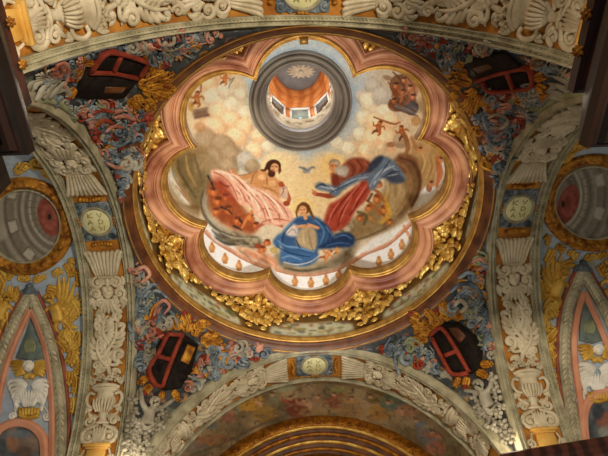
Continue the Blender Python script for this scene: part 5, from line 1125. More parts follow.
# ================================================================== side bays
def side(k, mx, cen, rx, ry, lab):
    ch = BCH[k]
    # round frame with picture
    t = thing('round_painting', 'painted grey cupola view in a round gilt frame, %s' % lab, 'painting', at_of(ch, *cen), 'round paintings in the side vaults')
    el = ellipse(cen[0], cen[1], rx, ry, 72)
    mb = MB(); strip(mb, ch, el, [(-6.5, -1), (-6.5, 3), (-5.4, 4.4), (-4.2, 4.4), (-3.4, 5.6), (0, 7.4), (3.4, 5.6), (4.6, 4.2), (5.6, 4.2), (6.5, 2.4), (6.5, -1)], raw=True, closed=True); part('frame', mb, M_goldbrown, t, 'amber gilt round frame')
    mb = MB()
    bp_ = ellipse(cen[0], cen[1], rx, ry, 264); tube(mb, ch, [bp_[i] for i in range(264)], 1.0, h=6.2, n=6, raw=True, closed=True)
    n6 = 6
    for i in range(264):          # swell the bead string
        k_ = .55+1.2*abs(math.sin(PI*i/6)); cc_ = sum((mb.v[i*n6+j] for j in range(n6)), Vector())/n6
        for j in range(n6): mb.v[i*n6+j] = cc_+(mb.v[i*n6+j]-cc_)*k_*1.35
    part('frame_beading', mb, M_goldbrown, t)
    mb = MB(); strip(mb, ch, ellipse(cen[0], cen[1], rx-6.6, ry-6.6, 72), [(-1, -1), (-1, 3.4), (0, 4), (1, 3.4), (1, -1)], raw=True, closed=True); part('inner_fillet', mb, M_border, t, 'thin cream inner line')
    V = []; Fq = []; nr, na = 60, 120
    for i in range(nr+1):
        for j in range(na):
            a = 2*PI*j/na; q = i/nr; P, N, s = ch(cen[0]+(rx-6)*q*math.cos(a), cen[1]+(ry-6)*q*math.sin(a)); V.append(P+N*(1.2*s))
    for i in range(nr):
        for j in range(na): Fq.append((i*na+j, i*na+(j+1) % na, (i+1)*na+(j+1) % na, (i+1)*na+j))
    mb = MB(); mb.v = V; mb.f = Fq
    c, _ = PCV.sample(np.array([tuple(v) for v in V])); part('picture', mb, PAINT, t, 'grey architectural view with a red rosette', colors=c)
PCV = Canvas(-60, 130, 660, 290, 3, (134, 124, 108))
def cupola(fx, red):
    X = lambda x, y: (fx(x), y)
    PCV.poly([X(-40, 175), X(70, 175), X(70, 275), X(-40, 275)], (128, 118, 102), 1, 1, False, tex=6)
    for r, c, w in ((74, (112, 104, 90), 3), (68, (158, 148, 130), 4), (63, (104, 96, 84), 2), (52, (150, 142, 126), 3), (48, (98, 90, 80), 1.4), (44, (166, 156, 140), 3), (40, (112, 104, 92), 2), (36, (182, 174, 158), 2), (33, (120, 112, 98), 2.4), (28, (146, 138, 122), 3)):
        PCV.line([X(62+r*math.cos(t)*.9, 208+r*1.05*math.sin(t)) for t in np.linspace(PI*.42, PI*1.5, 14)], w, c, .9, 1)
    for t in np.linspace(PI*.5, PI*1.45, 16):
        PCV.line([X(62+26*math.cos(t), 208+28*math.sin(t)), X(62+33*math.cos(t), 208+35*math.sin(t))], 1.0, (104, 96, 84), .7, .7)
    for t in (PI*.72, PI*.9, PI*1.08, PI*1.26):
        q = lambda r, d: X(62+r*.9*math.cos(t+d), 208+r*1.05*math.sin(t+d))
        PCV.poly([q(53, -.09), q(53, .09), q(62, .09), q(62, -.09)], (186, 178, 162), .95, .8, False); PCV.line([q(52, -.11), q(52, .11), q(63, .11), q(63, -.11)], .9, (92, 86, 76), .8, .6, False, closed=True)
        q2 = [q(66, -.12), q(66, .1), q(80, .1), q(80, -.12)]; PCV.poly(q2, (166, 158, 142), .8, 1, False)
    PCV.ell(*X(*red), 11.5, 20, (134, 70, 58), 1, 1.4, fx(1)-fx(0) > 0 and -.28 or .28, tex=18)
    for i in range(9):
        a = i*.7; PCV.ell(*X(red[0]+6*math.cos(a), red[1]+11*math.sin(a)), 2.4, 3, (164, 92, 76), .7, 1.4, tex=10)
    PCV.ell(*X(*red), 2, 3, (44, 34, 34), .95, .8)
cupola(lambda x: x, (49.5, 217))
cupola(lambda x: 617.5-x, (50, 201)) if False else None
PCV2 = PCV
def cupola_right():
    # mirrored and lifted copy of the same kind of picture
    X = lambda x, y: (614-x, y-17); global cup
    PCV.poly([X(-40, 165), X(75, 165), X(75, 280), X(-40, 280)], (128, 118, 104), 1, 1, False, tex=6)
    for r, c, w in ((74, (112, 104, 92), 3), (66, (150, 140, 124), 4), (60, (100, 92, 82), 2), (50, (150, 142, 126), 3), (45, (96, 90, 80), 1.6), (40, (158, 150, 136), 3), (35, (184, 178, 162), 2), (31, (100, 94, 84), 3), (26, (92, 88, 78), 4)):
        PCV.line([X(66+r*math.cos(t)*.95, 212+r*1.05*math.sin(t)) for t in np.linspace(PI*.42, PI*1.5, 14)], w, c, .9, 1)
    for t in np.linspace(PI*.5, PI*1.45, 16):
        PCV.line([X(66+36*math.cos(t), 212+38*math.sin(t)), X(66+45*math.cos(t), 212+47*math.sin(t))], 1.0, (104, 96, 84), .6, .7)
    for t in (PI*.72, PI*.9, PI*1.08, PI*1.26):
        q = lambda r, d: X(66+r*.95*math.cos(t+d), 212+r*1.05*math.sin(t+d))
        PCV.poly([q(52, -.1), q(52, .1), q(61, .1), q(61, -.1)], (176, 170, 156), .95, .8, False); PCV.poly([q(66, -.12), q(66, .1), q(80, .1), q(80, -.12)], (96, 90, 80), .8, 1, False)
    PCV.ell(*X(46, 221), 10, 20, (128, 66, 54), 1, 1.4, .3, tex=18)
    for i in range(9):
        a = i*.7; PCV.ell(*X(46+6*math.cos(a), 221+11*math.sin(a)), 2.4, 3, (156, 86, 70), .7, 1.4, tex=10)
    PCV.ell(*X(51, 221), 2, 3, (44, 34, 34), .95, .8)
cupola_right()
side('left', 1, (25, 225), 43, 43.5, 'left side of the photo'); side('right', -1, (593, 201.5), 46, 43.5, 'right side of the photo')

M_terra = mat('terracotta_line', (128, 64, 44), (164, 92, 66), rough=.7)
M_slategreen = mat('grey_green_plaster', (84, 98, 96), (122, 132, 122), rough=.7, scale=4)
def gable(k, lab, apex, legs, pinks, tri, niche, kn, fig):
    ch = BCH[k]
    t = thing('gable', 'pointed gable with cream garland moulding and salmon inner arch, %s' % lab, 'stucco gable', at_of(ch, *apex), 'gables in the side vaults')
    G1 = [(-5.8, -1), (-5.8, 2.6), (-4.4, 3.6), (-3.4, 2.8), (-1.8, 5.4), (0, 6.4), (1.8, 5.4), (3.4, 2.8), (4.4, 3.6), (5.8, 2.6), (5.8, -1)]
    for sidep in legs:
        mb = MB(); strip(mb, ch, sidep, G1, cap=True)
        part('garland_moulding', mb, M_border, t, 'cream garland moulding')
        pts = smooth_path(sidep, 5); mb = MB(); acc = 0
        for i in range(len(pts)-1):
            acc += np.linalg.norm(pts[i+1]-pts[i])
            if acc > 3.4:
                acc = 0; T = (pts[i+1]-pts[i]); T = T/np.linalg.norm(T); B = np.array([-T[1], T[0]])
                for s in (-1, 1): leaf(mb, ch, [pts[i]-T*2, pts[i]+B*s*1.8+T*.4, pts[i]+B*s*3.8+T*3.4], 1.25, 4.4-abs(s)*.6, ridge=2.6, sub=2)
        part('garland_leaves', mb, M_cream, t)
        s_ = -1 if np.mean([p[0] for p in sidep]) < apex[0] else 1
        mb = MB(); strip(mb, ch, [(x+s_*7.6, y) for x, y in sidep], [(-1.5, -1), (-1.5, 2.4), (0, 3.4), (1.5, 2.4), (1.5, -1)], cap=True); part('outer_fillet', mb, M_terra, t, 'thin terracotta outer line')
    for pk in pinks:
        mb = MB(); strip(mb, ch, pk, [(-3.2, -1), (-3.2, 2.4), (-2, 3.4), (-.6, 3), (0, 4.2), (2, 3.8), (3.2, 2.2), (3.2, -1)], cap=True); part('salmon_moulding', mb, M_pinkstucco, t, 'salmon inner moulding')
    mb = MB(); blob(mb, ch, *kn, 6, 5, 5, h=3); 
    for s in (-1, 1): volute(mb, ch, kn[0]+s*6, kn[1]+2, 3, d=s, h=3)
    blob(mb, ch, kn[0], kn[1]-5, 3.6, 3, 4, h=3); part('knob', mb, M_steel, t, 'dark grey-green knob')
    mb = MB(); plate(mb, ch, tri, -.5, 2.2, 1); part('triangular_panel', mb, M_slategreen, t, 'grey-green triangular panel')
    mb = MB(); c = np.mean(np.array(tri), 0); 
    for i in range(5): leaf(mb, ch, [(c[0]+(i-2)*1.4, c[1]+9), (c[0]+(i-2)*2.4, c[1]+3), (c[0]+(i-2)*1.2, c[1]-5)], 1.5, 2.4, ridge=1.8, sub=2)
    part('panel_leaves', mb, M_green, t)
    # winged head, white drapery and gilt crown
    cx, cy = fig
    w = thing('winged_head', 'white cherub head with gilt wings above the crown, %s gable' % lab.split()[0], 'stucco figure', at_of(ch, cx, cy), 'cherub heads in the gables')
    mb = MB(); blob(mb, ch, cx, cy, 4.6, 5, 5, h=2.4, n=12, k=6); blob(mb, ch, cx, cy+.6, .9, 1.2, 1.2, h=7, n=7, k=3)
    for s in (-1, 1): blob(mb, ch, cx+s*1.9, cy+2, 1.7, 1.5, 1.5, h=5.4, n=7, k=3); blob(mb, ch, cx+s*4.4, cy+.6, 1, 1.4, 1.2, h=2.4, n=6, k=3)
    part('head', mb, M_white, w, 'white face')
    mb = MB()
    for i in range(7): a = PI+PI*i/6; blob(mb, ch, cx+4.2*math.cos(a), cy-1.2+4*math.sin(a), 1.8, hz=2, h=3, n=7, k=3)
    part('hair', mb, M_white, w)
    for s in (-1, 1):
        mb = MB()
        for i in range(5): leaf(mb, ch, [(cx+s*4, cy-1+i*1.6), (cx+s*11, cy-5+i*3), (cx+s*(22-i*2), cy-4+i*3.6)], 2.9, 1.2, ridge=3, lobes=3)
        part('wing', mb, M_goldmat, w, 'gilt wing')
    mb = MB()
    for i in range(4): blob(mb, ch, cx-3+i*2, cy+8+abs(i-1.5), 3, 3, 3, h=1)
    part('collar', mb, M_goldmat, w, 'gilt collar')
    d = thing('stucco_drapery', 'white feathery stucco drapery above the salmon niche, %s gable' % lab.split()[0], 'stucco ornament', at_of(ch, cx, cy+25), 'draperies in the gables')
    for s in (-1, 1):
        mb = MB()
        for i in range(7): leaf(mb, ch, [(cx+s*(2+i*.8), cy+19+i*2.4), (cx+s*(10+i*.4), cy+14+i*3.6), (cx+s*(20-i*1.3), cy+15+i*4.4), (cx+s*(21-i*1.5), cy+21+i*4)], 2.5, 1.2+(i % 2)*.8, ridge=3.2, lobes=2)
        part('swag', mb, M_white, d)
        mb = MB(); volute(mb, ch, cx+s*17, cy+50, 4, d=s, h=1.4, tail=[(cx+s*15, cy+40)]); part('curl', mb, M_white, d)
    mb = MB()
    for i in range(-3, 4):
        leaf(mb, ch, [(cx+i*1.2, cy+40), (cx+i*2.4, cy+32), (cx+i*3, cy+23)], 2, 2.4, ridge=3, lobes=3)
    part('centre_leaves', mb, M_white, d)
    c_ = thing('coronet', 'small gilt crown on the white drapery, %s gable' % lab.split()[0], 'coronet', at_of(ch, cx, cy+44), 'crowns in the gables')
    mb = MB(); strip(mb, ch, [(cx-9.5, cy+49), (cx, cy+51.5), (cx+9.5, cy+49)], [(-1.6, 0), (-1.6, 4), (0, 5), (1.6, 4), (1.6, 0)], cap=True); part('band', mb, M_goldmat, c_)
    for i in range(-3, 4): mb = MB(); leaf(mb, ch, [(cx+i*2.7, cy+49), (cx+i*3.1, cy+44), (cx+i*3.4, cy+40.5)], 1.9, 2.4, ridge=2.4, sub=3); part('point', mb, M_goldmat, c_)
    n_ = thing('niche', 'round-headed salmon niche with a dark painted scene, %s' % lab, 'niche', at_of(ch, *niche[len(niche)//2]), 'niches in the side vaults')
    mb = MB(); strip(mb, ch, niche, [(-4.2, -1), (-4.2, 2.8), (-3, 4.2), (-1, 3.4), (0, 4.6), (2.4, 4.2), (4.2, 2), (4.2, -1)], cap=True); part('arch_moulding', mb, M_pinkstucco, n_, 'salmon arch moulding')
    pts = smooth_path(niche, 4); c = np.mean(np.array(pts), 0); mb = MB(); nn = len(pts); rows = 16
    for i, p in enumerate(pts):
        for j in range(rows+1): q = p+(np.array([c[0], pts[0][1] if False else max(p[1], c[1]+18)])-p)*(j/rows); P, N, s = ch(q[0], q[1]); mb.v.append(P+N*(.5*s))
    for i in range(nn-1):
        for j in range(rows): mb.f.append((i*(rows+1)+j, (i+1)*(rows+1)+j, (i+1)*(rows+1)+j+1, i*(rows+1)+j+1))
    x, y = proj(np.array([tuple(v) for v in mb.v])); 
    cc, _ = NCV.at(x, y); part('picture', mb, PAINT, n_, 'dark scene with brown figure', colors=cc)
NCV = Canvas(-60, 380, 660, 520, 2, (86, 92, 96)); NCV.a += (fbm(NCV.h, NCV.w, 16, 4, 77)-.5)[..., None]*90
for (x, y, rx, ry, c) in [(26, 446, 15, 9, (130, 108, 92)), (12, 440, 6, 12, (158, 112, 82)), (34, 438, 9, 5, (150, 126, 108)), (24, 452, 8, 6, (96, 76, 64)), (20, 434, 14, 4, (112, 122, 128)), (604, 420, 8, 9, (150, 92, 74)), (598, 412, 6, 8, (60, 66, 74)), (606, 432, 8, 6, (150, 150, 140))]: NCV.ell(x, y, rx, ry, c, .85, 3, tex=14)
gable('left', 'left edge of the photo', (31, 296), [[(30, 291), (34, 300), (41, 315), (49, 336), (56, 364), (60.5, 398), (62, 430), (60, 470)], [(32, 291), (28, 300), (19, 316), (8, 340), (-1, 366), (-9, 398), (-14, 430), (-16, 470)]],
      [[(31.5, 309), (38, 323), (45, 343), (50, 368), (52.5, 400), (53, 432), (52, 470)], [(30.5, 309), (23, 325), (13, 348), (5, 372), (-1, 400), (-5, 432)]], [(31, 318), (35, 330), (42, 346), (46, 358), (31, 361), (16, 358), (21, 345), (27, 330)],
      [(-7, 470), (-7, 444), (-2, 432), (8, 425), (20, 423), (32, 426), (41, 434), (45, 446), (45, 470)], (31, 290), (30, 367))
gable('right', 'right edge of the photo', (582, 272), [[(583, 270), (579, 278), (573, 292), (567.5, 309), (564.5, 335), (564, 362), (567, 388), (572, 418), (576, 440), (580, 462)], [(582, 270), (586, 278), (594, 291), (605, 311), (616, 337), (626, 364), (634, 392), (644, 430)]],
      [[(583, 292), (577, 314), (573.5, 340), (575, 368), (578.5, 392), (582, 418), (586, 446)], [(583.5, 292), (592, 311), (602.5, 335), (612, 360), (620, 390), (630, 430)]], [(584, 300), (589, 310), (597, 325), (604, 340), (592, 344), (579, 341), (579, 326), (581, 310)],
      [(588, 462), (584, 436), (583, 418), (586, 405), (594, 396), (606, 392), (618, 396), (627, 406), (632, 424), (638, 450)], (582, 267), (597, 351))
# gilt winged figures and scrolls on the blue ground
def gilt(k, lab, J, plume, scr):
    ch = BCH[k]
    relief_person(ch, 'gilded_figure', 'gilt stucco %s' % lab, J, M_goldmat, 'gilt figures in the side vaults', .03)
for k, lab, J in [('left', 'winged child right of the left gable', dict(head=(51, 297, 5), torso=[(55, 304), (59, 312), (60, 321)], tw=[5.6, 6.6, 6.6], limbs=[([(53, 305), (47, 310), (44, 316)], [2.6, 2.2, 1.5]), ([(60, 305), (67, 308), (71, 304)], [2.6, 2.2, 1.5]), ([(58, 321), (56, 328), (61, 333)], [3.2, 2.6, 1.6]), ([(63, 320), (69, 325), (72, 331)], [3.2, 2.4, 1.6])], wings=[[[(60, 306), (66, 296), (70, 274)], [(61, 306), (64, 292), (64, 274)], [(62, 307), (70, 298), (76, 280)], [(60, 304), (60, 290), (59, 276)], [(63, 308), (72, 304), (79, 292)]]])),
                  ('left', 'winged child at the left edge beside the gable', dict(head=(10, 296, 4.6), torso=[(6, 302), (2, 310), (0, 319)], tw=[5.4, 6.2, 6.4], limbs=[([(8, 304), (13, 309), (15, 316)], [2.4, 2, 1.4]), ([(2, 304), (-5, 307), (-9, 303)], [2.4, 2, 1.4]), ([(2, 319), (3, 327), (-3, 332)], [3, 2.4, 1.5])], wings=[[[(1, 304), (-2, 292), (1, 276)], [(0, 305), (-6, 294), (-6, 278)], [(2, 304), (3, 290), (6, 279)]]])),
                  ('right', 'winged child left of the right gable', dict(head=(563, 274, 4.8), torso=[(560, 281), (555, 289), (553, 297)], tw=[5.4, 6.2, 6.4], limbs=[([(562, 282), (567, 286), (568, 292)], [2.5, 2.1, 1.4]), ([(555, 282), (548, 285), (544, 281)], [2.5, 2.1, 1.4]), ([(556, 297), (560, 303), (556, 309)], [3, 2.4, 1.5]), ([(550, 297), (546, 302), (543, 308)], [3, 2.3, 1.5])], wings=[[[(555, 284), (552, 270), (555, 252)], [(554, 284), (547, 270), (549, 254)], [(557, 282), (558, 268), (560, 254)], [(553, 285), (545, 278), (542, 264)]]])),
                  ('right', 'winged child at the right edge beside the gable', dict(head=(604, 271, 4.4), torso=[(608, 277), (612, 285), (614, 294)], tw=[5.2, 6, 6.2], limbs=[([(606, 279), (601, 284), (600, 289)], [2.3, 2, 1.4]), ([(611, 279), (618, 281), (622, 277)], [2.3, 2, 1.4]), ([(612, 294), (610, 301), (615, 306)], [2.8, 2.3, 1.4])], wings=[[[(612, 280), (614, 268), (611, 256)], [(613, 281), (620, 270), (621, 256)]]]))]:
    gilt(k, lab, J, None, None)
def gscroll(k, lab, items):
    ch = BCH[k]; t = thing('gilded_scroll', lab, 'gilt ornament', at_of(ch, *items[0][:2]), 'gilt scrolls in the side vaults')
    for (x, y, q, d, tl) in items:
        mb = MB(); volute(mb, ch, x, y, q, a0=PI/2 if d > 0 else 0, d=d, turns=1.5, h=1.4, tail=tl); part('scroll', mb, M_goldmat, t)
        mb = MB(); acanthus(mb, ch, [tl[0], ((tl[0][0]+x)/2+2*d, (tl[0][1]+y)/2), (x, y-q)], q*.9, n=3, r=1.2, h=1); part('leaf', mb, M_goldmat, t)
gscroll('left', 'long gilt scroll hanging beside the left arch, under the winged child', [(71, 335, 6, 1, [(66, 322)]), (76, 346, 5, -1, [(80, 332)]), (75, 358, 5, 1, [(70, 346)]), (78, 372, 4, -1, [(80, 360)]), (76, 386, 3.4, 1, [(75, 374)])])
gscroll('right', 'long gilt scroll hanging beside the right arch, under the winged child', [(549, 313, 6, -1, [(556, 300)]), (546, 326, 5, 1, [(542, 314)]), (550, 338, 4.6, -1, [(555, 328)]), (549, 352, 4, 1, [(545, 342)]), (553, 366, 3.6, -1, [(556, 355)])])
gscroll('left', 'row of small gilt curls under the left round frame', [(22, 277, 3.6, 1, [(28, 281)]), (42, 278, 3.6, -1, [(36, 282)]), (12, 275, 3.4, 1, [(4, 278)]), (56, 274, 3.4, -1, [(62, 270)]), (68, 266, 3.4, 1, [(72, 258)])])
gscroll('right', 'row of small gilt curls under the right round frame', [(575, 256, 3.6, 1, [(568, 252)]), (592, 257, 3.6, -1, [(586, 261)]), (562, 250, 3.2, 1, [(556, 246)]), (604, 255, 3.4, -1, [(598, 259)]), (548, 242, 3, 1, [(545, 236)])])
gscroll('left', 'gilt leaf scroll above the left round frame', [(36, 162, 6, 1, [(50, 170)]), (26, 166, 5, -1, [(16, 172)]), (46, 172, 4, 1, [(56, 182)])])
gscroll('right', 'gilt leaf scroll above the right round frame', [(578, 146, 6, -1, [(566, 156)]), (588, 142, 5, 1, [(598, 140)]), (566, 158, 4, -1, [(558, 168)])])

def gspray(k, lab, items):
    ch = BCH[k]; t = thing('gilded_spray', lab, 'gilt ornament', at_of(ch, *items[0][0]), 'gilt leaf sprays in the side vaults')
    for a, b, w in items:
        mb = MB(); acanthus(mb, ch, [a, ((a[0]+b[0])/2+1.5, (a[1]+b[1])/2), b], w, n=5, r=1.3, h=1.2); part('leaf', mb, M_goldmat, t)
gspray('left', 'feathery gilt spray behind the winged child, between gable and left arch', [((64, 322), (76, 306), 7), ((66, 330), (60, 342), 5), ((70, 316), (78, 296), 6), ((62, 300), (58, 284), 5), ((74, 350), (68, 366), 5), ((77, 378), (74, 396), 4), ((72, 300), (80, 316), 5), ((56, 340), (66, 352), 5), ((68, 352), (78, 340), 5), ((70, 372), (66, 386), 4), ((74, 398), (72, 416), 3.6), ((48, 288), (58, 292), 4), ((80, 286), (78, 268), 4), ((72, 276), (66, 262), 4)])
gspray('left', 'gilt spray at the left edge beside the gable', [((6, 322), (-4, 306), 6), ((8, 300), (14, 286), 5), ((4, 282), (-4, 270), 5), ((2, 330), (-6, 344), 5), ((8, 316), (6, 332), 4), ((0, 292), (-6, 282), 5), ((14, 300), (20, 290), 4), ((4, 336), (0, 352), 4)])
gspray('right', 'feathery gilt spray behind the winged child, between gable and right arch', [((552, 298), (542, 282), 7), ((548, 304), (556, 318), 5), ((546, 292), (540, 270), 6), ((556, 278), (560, 262), 5), ((548, 344), (553, 360), 4.5), ((551, 372), (556, 390), 4), ((544, 318), (540, 336), 4), ((556, 330), (548, 342), 5), ((544, 348), (550, 360), 4), ((552, 384), (558, 400), 3.6), ((562, 266), (572, 262), 4), ((541, 300), (538, 286), 4), ((546, 262), (552, 248), 4)])
gspray('right', 'gilt spray at the right edge beside the gable', [((608, 296), (616, 280), 6), ((604, 276), (598, 264), 4), ((612, 268), (606, 258), 4), ((604, 290), (607, 304), 4)])

# ================================================================== gilt altar arch below
A = AR['bottom']; H = A.half
t = thing('altar_arch', 'deep gilt carved arch rising over the altar at the bottom edge', 'arch', (0, .65, .99))
part('carved_band', sweep_arch(A, [(133, -6), (124, -5.5), (122, -3), (121.5, 2), (122.5, 9), (124, 11)], -H, H, 200), M_retable, t, 'carved gilt outer band')
mb = MB(); ach = FnChart(lambda x, y: tuple(q[0] for q in A.pts(np.array([x]), np.array([122.2]), y)))
def face_xy(x, y):
    P, N = A.pts(np.array([x]), np.array([122.0]), y); return P[0], (-A.n[0], -A.n[1], 0)
FCH = FnChart(face_xy)
for i in range(-46, 47):
    x = i*4.6
    tube(mb, FCH, [(x-2, 0), (x, 4.4), (x+2, 8.4)] if i % 2 else [(x+2, 0), (x, 4.4), (x-2, 8.4)], [1, 1.6, 1], h=.4, n=5, sub=2)
part('carved_leaves', mb, M_retable, t)
for i, (h0, m, nm) in enumerate([(11, M_gold, 'gilt_bead'), (20, M_retable, 'gilt_bead'), (29, M_gold, 'gilt_bead'), (38, M_retable, 'gilt_bead')]):
    v = 124+i*2.5; mb = sweep_arch(A, [(v+1, h0-.5), (v-1.6, h0), (v-2.4, h0+1.4), (v-1.6, h0+2.8), (v+1, h0+3.2)], -H, H, 160); part(nm, mb, m, t)
    mb = sweep_arch(A, [(v+.6, h0+3), (v+.8, h0+5), (v+1.8, h0+6), (v+2.2, h0+9.4)], -H, H, 160); part('brown_recess', mb, M_ringbrown, t, 'brown recessed step')
mb = MB(); 
for i in range(-48, 49): tube(mb, FnChart(lambda x, y: (A.pts(np.array([x]), np.array([131.]), y)[0][0], (-A.n[0], -A.n[1], 0))), [(i*3.6, 46), (i*3.6, 64)], 1.0, h=0, n=5, sub=1)
part('reeding', mb, M_retable, t)
mb = MB(); box(mb, -.6, .6, .665, .70, .2, 1.06); struct('wall_altar', mb, M_ringbrown)

# ================================================================== cornices on the piers
def cornice_run(mb, path, prof):
    """horizontal moulding: path in plan, profile (offset to the right of travel, z)"""
    n = len(path); k = len(prof); vs = []
    for i in range(n):
        p = np.array(path[i]); a = np.array(path[max(i-1, 0)]); b = np.array(path[min(i+1, n-1)])
        d1 = p-a if i > 0 else b-p; d2 = b-p if i < n-1 else p-a; d1 = d1/np.linalg.norm(d1); d2 = d2/np.linalg.norm(d2)
        n1 = np.array([d1[1], -d1[0]]); n2 = np.array([d2[1], -d2[0]]); m = n1+n2; m = m/(m@n1)
        for o_, z in prof: vs.append((p[0]+m[0]*o_, p[1]+m[1]*o_, z))
    fs = [(i*k+j, (i+1)*k+j, (i+1)*k+j+1, i*k+j+1) for i in range(n-1) for j in range(k-1)]+[tuple(range(k)), tuple(range((n-1)*k, n*k))]
    mb.add(vs, fs)
def reeds(o0, z0, o1, z1, n):
    out = []
    for i in range(n):
        t0, t1 = i/n, (i+1)/n
        out += [(o0+(o1-o0)*t0, z0+(z1-z0)*t0), (o0+(o1-o0)*t0-.0, z0+(z1-z0)*t1+.0), (o0+(o1-o0)*t1, z0+(z1-z0)*t1)]
    return out
def florets(name, lab, spots, grp=None):
    t = thing(name, lab, 'gilt ornament', spots[0][0], grp)
    for (P, N, r) in spots:
        N = Vector(N).normalized(); U = N.orthogonal().normalized(); V = N.cross(U)
        f = FnChart(lambda x, y, P=P, U=U, V=V, N=N: (tuple(Vector(P)+U*(x*PX)+V*(y*PX)), tuple(N)))
        mb = MB(); blob(mb, f, 0, 0, r*.5, hz=r*.6, h=0)
        for i in range(6): a = i*PI/3; leaf(mb, f, [(r*.3*math.cos(a), r*.3*math.sin(a)), (r*.8*math.cos(a+.2), r*.8*math.sin(a+.2)), (r*1.2*math.cos(a), r*1.2*math.sin(a))], r*.34, .4, ridge=r*.3, sub=2)
        part('floret', mb, M_goldbrown, t)
for side_, sx, xr, xb, ye, yb in (('left', -1, .304, .263, -.402, -.390), ('right', 1, .268, .236, -.397, -.378)):
    nm = 'upper %s' % side_
    t = thing('pier_cornice', 'dark carved wood cornice with reeded underside at the %s corner' % nm, 'cornice', (sx*xr, ye, .55), 'wooden cornices')
    out = .62
    mb = MB(); 
    P1 = [(sx*xr, -1.1), (sx*xr, ye), (sx*out, ye)]
    pr = [(-.30, .60), (0.0, .57), (0.004, .565), (.004, .551), (.0, .548), (-.004, .546), (-.004, .541), (-.010, .536), (-.018, .534), (-.026, .536), (-.030, .530), (-.036, .528), (-.05, .526), (-.30, .524)]
    if sx > 0: P1 = P1[::-1]
    # profile offsets to the right of travel point away from the pier
    sgn = -1 if sx < 0 else -1
    cornice_run(mb, P1, [((-o_ if False else o_), z) for o_, z in pr] if sx > 0 else [(o_, z) for o_, z in pr])
    part('upper_moulding', mb, M_redwood, t, 'red-brown upper moulding', smooth=False)
    P2 = [(sx*xb, -1.1), (sx*xb, yb), (sx*out, yb)]
    if sx > 0: P2 = P2[::-1]
    rd = []
    for i in range(8):
        o0 = -.004-.011*i; rd += [(o0, .4455), (o0-.003, .4395), (o0-.0075, .4395), (o0-.0105, .4455)]
    mb = MB(); cornice_run(mb, P2, [(-.30, .52), (-.02, .515), (.0, .47), (.003, .462), (.002, .450), (-.002, .446)]+rd+[(-.10, .443), (-.30, .42)]); part('reeded_soffit', mb, M_wood, t, 'black reeded soffit', smooth=False)
C_ = CC
t = thing('pier_cornice', 'brown wooden cornice along the foot of the right arch, lower right corner', 'cornice', (.36, .32, .65), 'wooden cornices')
mb = MB(); cornice_run(mb, [(.372, .60), (.340, .333), (.42, .317), (.80, .245)], [(-.20, .655), (0, .650), (.003, .646), (.003, .636), (-.002, .632), (-.006, .628), (-.006, .620), (-.012, .612), (-.02, .608), (-.03, .606), (-.03, .55), (-.2, .55)]); part('moulding', mb, M_redwood, t, smooth=False)
t2 = florets('gilded_florets', 'gilt rosettes on the brown cornice at the lower right corner', [((x, .333-(x-.34)*.2-.003+.03, .592), (.1, -1, -.1), 5) for x in (.352, .385, .418, .452, .488)], 'gilt rosettes on cornices')
florets('gilded_florets', 'gilt rosettes on the red-brown cornice, upper right corner', [((.262, y, .556), (-1, 0, -.6), 2.8) for y in (-.435, -.47, -.505)], 'gilt rosettes on cornices')
florets('gilded_florets', 'gilt rosettes on the red-brown cornice, upper left corner', [((-.294, y, .556), (1, 0, -.6), 2.2) for y in (-.44, -.48, -.52)], 'gilt rosettes on cornices')
# bracket with gilt leaves beyond the upper left cornice
t = thing('cornice_bracket', 'dark bracket with gilt curling leaves under the upper left cornice', 'bracket', (-.31, -.35, .46))
mb = MB(); box(mb, -.50, -.312, -.384, -.338, .452, .50); part('block', mb, M_wood, t, smooth=False)
brf = FnChart(lambda x, y: ((-.318+x*PX*.6, -.352+y*PX*.6, .450), (0, 0, -1)))
for (x, y, q, d, tl) in [(-6, -8, 5, 1, [(4, -16), (0, -12)]), (0, 3, 5, -1, [(8, -6), (6, 0)]), (-12, 6, 5, 1, [(-2, 12)]), (-18, -6, 5, -1, [(-12, -16)])]:
    mb = MB(); volute(mb, brf, x, y, q, d=d, tail=tl, h=2.4, w=1.8); part('leaf_scroll', mb, M_goldmat, t)
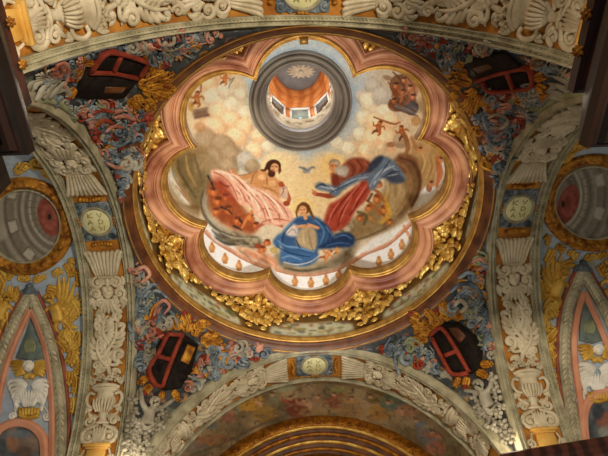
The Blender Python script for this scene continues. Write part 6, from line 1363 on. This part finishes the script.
# ================================================================== light: cornice up-lights, unseen fill lights added for nave, altar, dome and side bays, daylight in the lantern
def area(name, P, target, size, power, col):
    l = bpy.data.lights.new(name, 'AREA'); l.shape = 'DISK'; l.size = size; l.energy = power; l.color = col
    o = bpy.data.objects.new(name, l); scene.collection.objects.link(o); o.location = W(P)
    d = W(target)-W(P); o.rotation_euler = d.to_track_quat('-Z', 'Y').to_euler(); return o
def point(name, P, power, col, r=.15):
    l = bpy.data.lights.new(name, 'POINT'); l.energy = power; l.color = col; l.shadow_soft_size = r
    o = bpy.data.objects.new(name, l); scene.collection.objects.link(o); o.location = W(P); return o
WARM = (1.0, .88, .70)
area('nave_fill_light', (0.30, -.80, .14), (0, .05, 1.1), .7, 1150, WARM)  # added low fill standing in for light bounced off the floor
area('nave_grazing_fill', (-.10, -1.02, .66), (0, .25, .92), .8, 170, WARM)  # unseen light added high in the nave to rake across the reliefs
area('altar_fill_light', (0, .28, .42), (0, .62, .97), .3, 110, WARM)  # unseen light added to brighten the gilt altar arch
def spot(name, P, target, power, deg, col, r=.5):
    l = bpy.data.lights.new(name, 'SPOT'); l.energy = power; l.color = col; l.spot_size = math.radians(deg); l.spot_blend = .5; l.shadow_soft_size = r
    o = bpy.data.objects.new(name, l); scene.collection.objects.link(o); o.location = W(P); o.rotation_euler = (W(target)-W(P)).to_track_quat('-Z', 'Y').to_euler(); return o
spot('dome_fill_spot', (.05, -.16, .10), (0, 0.03, 1.15), 7300, 48, (1, .98, .95))  # narrow unseen spot added to brighten the dome
point('lantern_daylight', (0, 0, 1.93), 100, (.95, .97, 1.0), .4)
for P in ((-.335, -.385, .625), (.312, -.375, .625), (.37, .345, .672), (-.37, .345, .672)):
    point('cornice_lamp', P, 30, (1.0, .87, .66), .35)
for P in ((-.62, 0, .72), (.62, 0, .72)): point('side_fill_light', P, 36, WARM, .4)  # unseen fill lights added to brighten the side bays
w = bpy.data.worlds.new('world'); scene.world = w; w.use_nodes = True
w.node_tree.nodes['Background'].inputs[0].default_value = (.9, .85, .76, 1); w.node_tree.nodes['Background'].inputs[1].default_value = .11
vs = scene.view_settings; vs.view_transform = 'Standard'; vs.look = 'None'; vs.gamma = 1; vs.use_curve_mapping = False; vs.exposure = 0.0
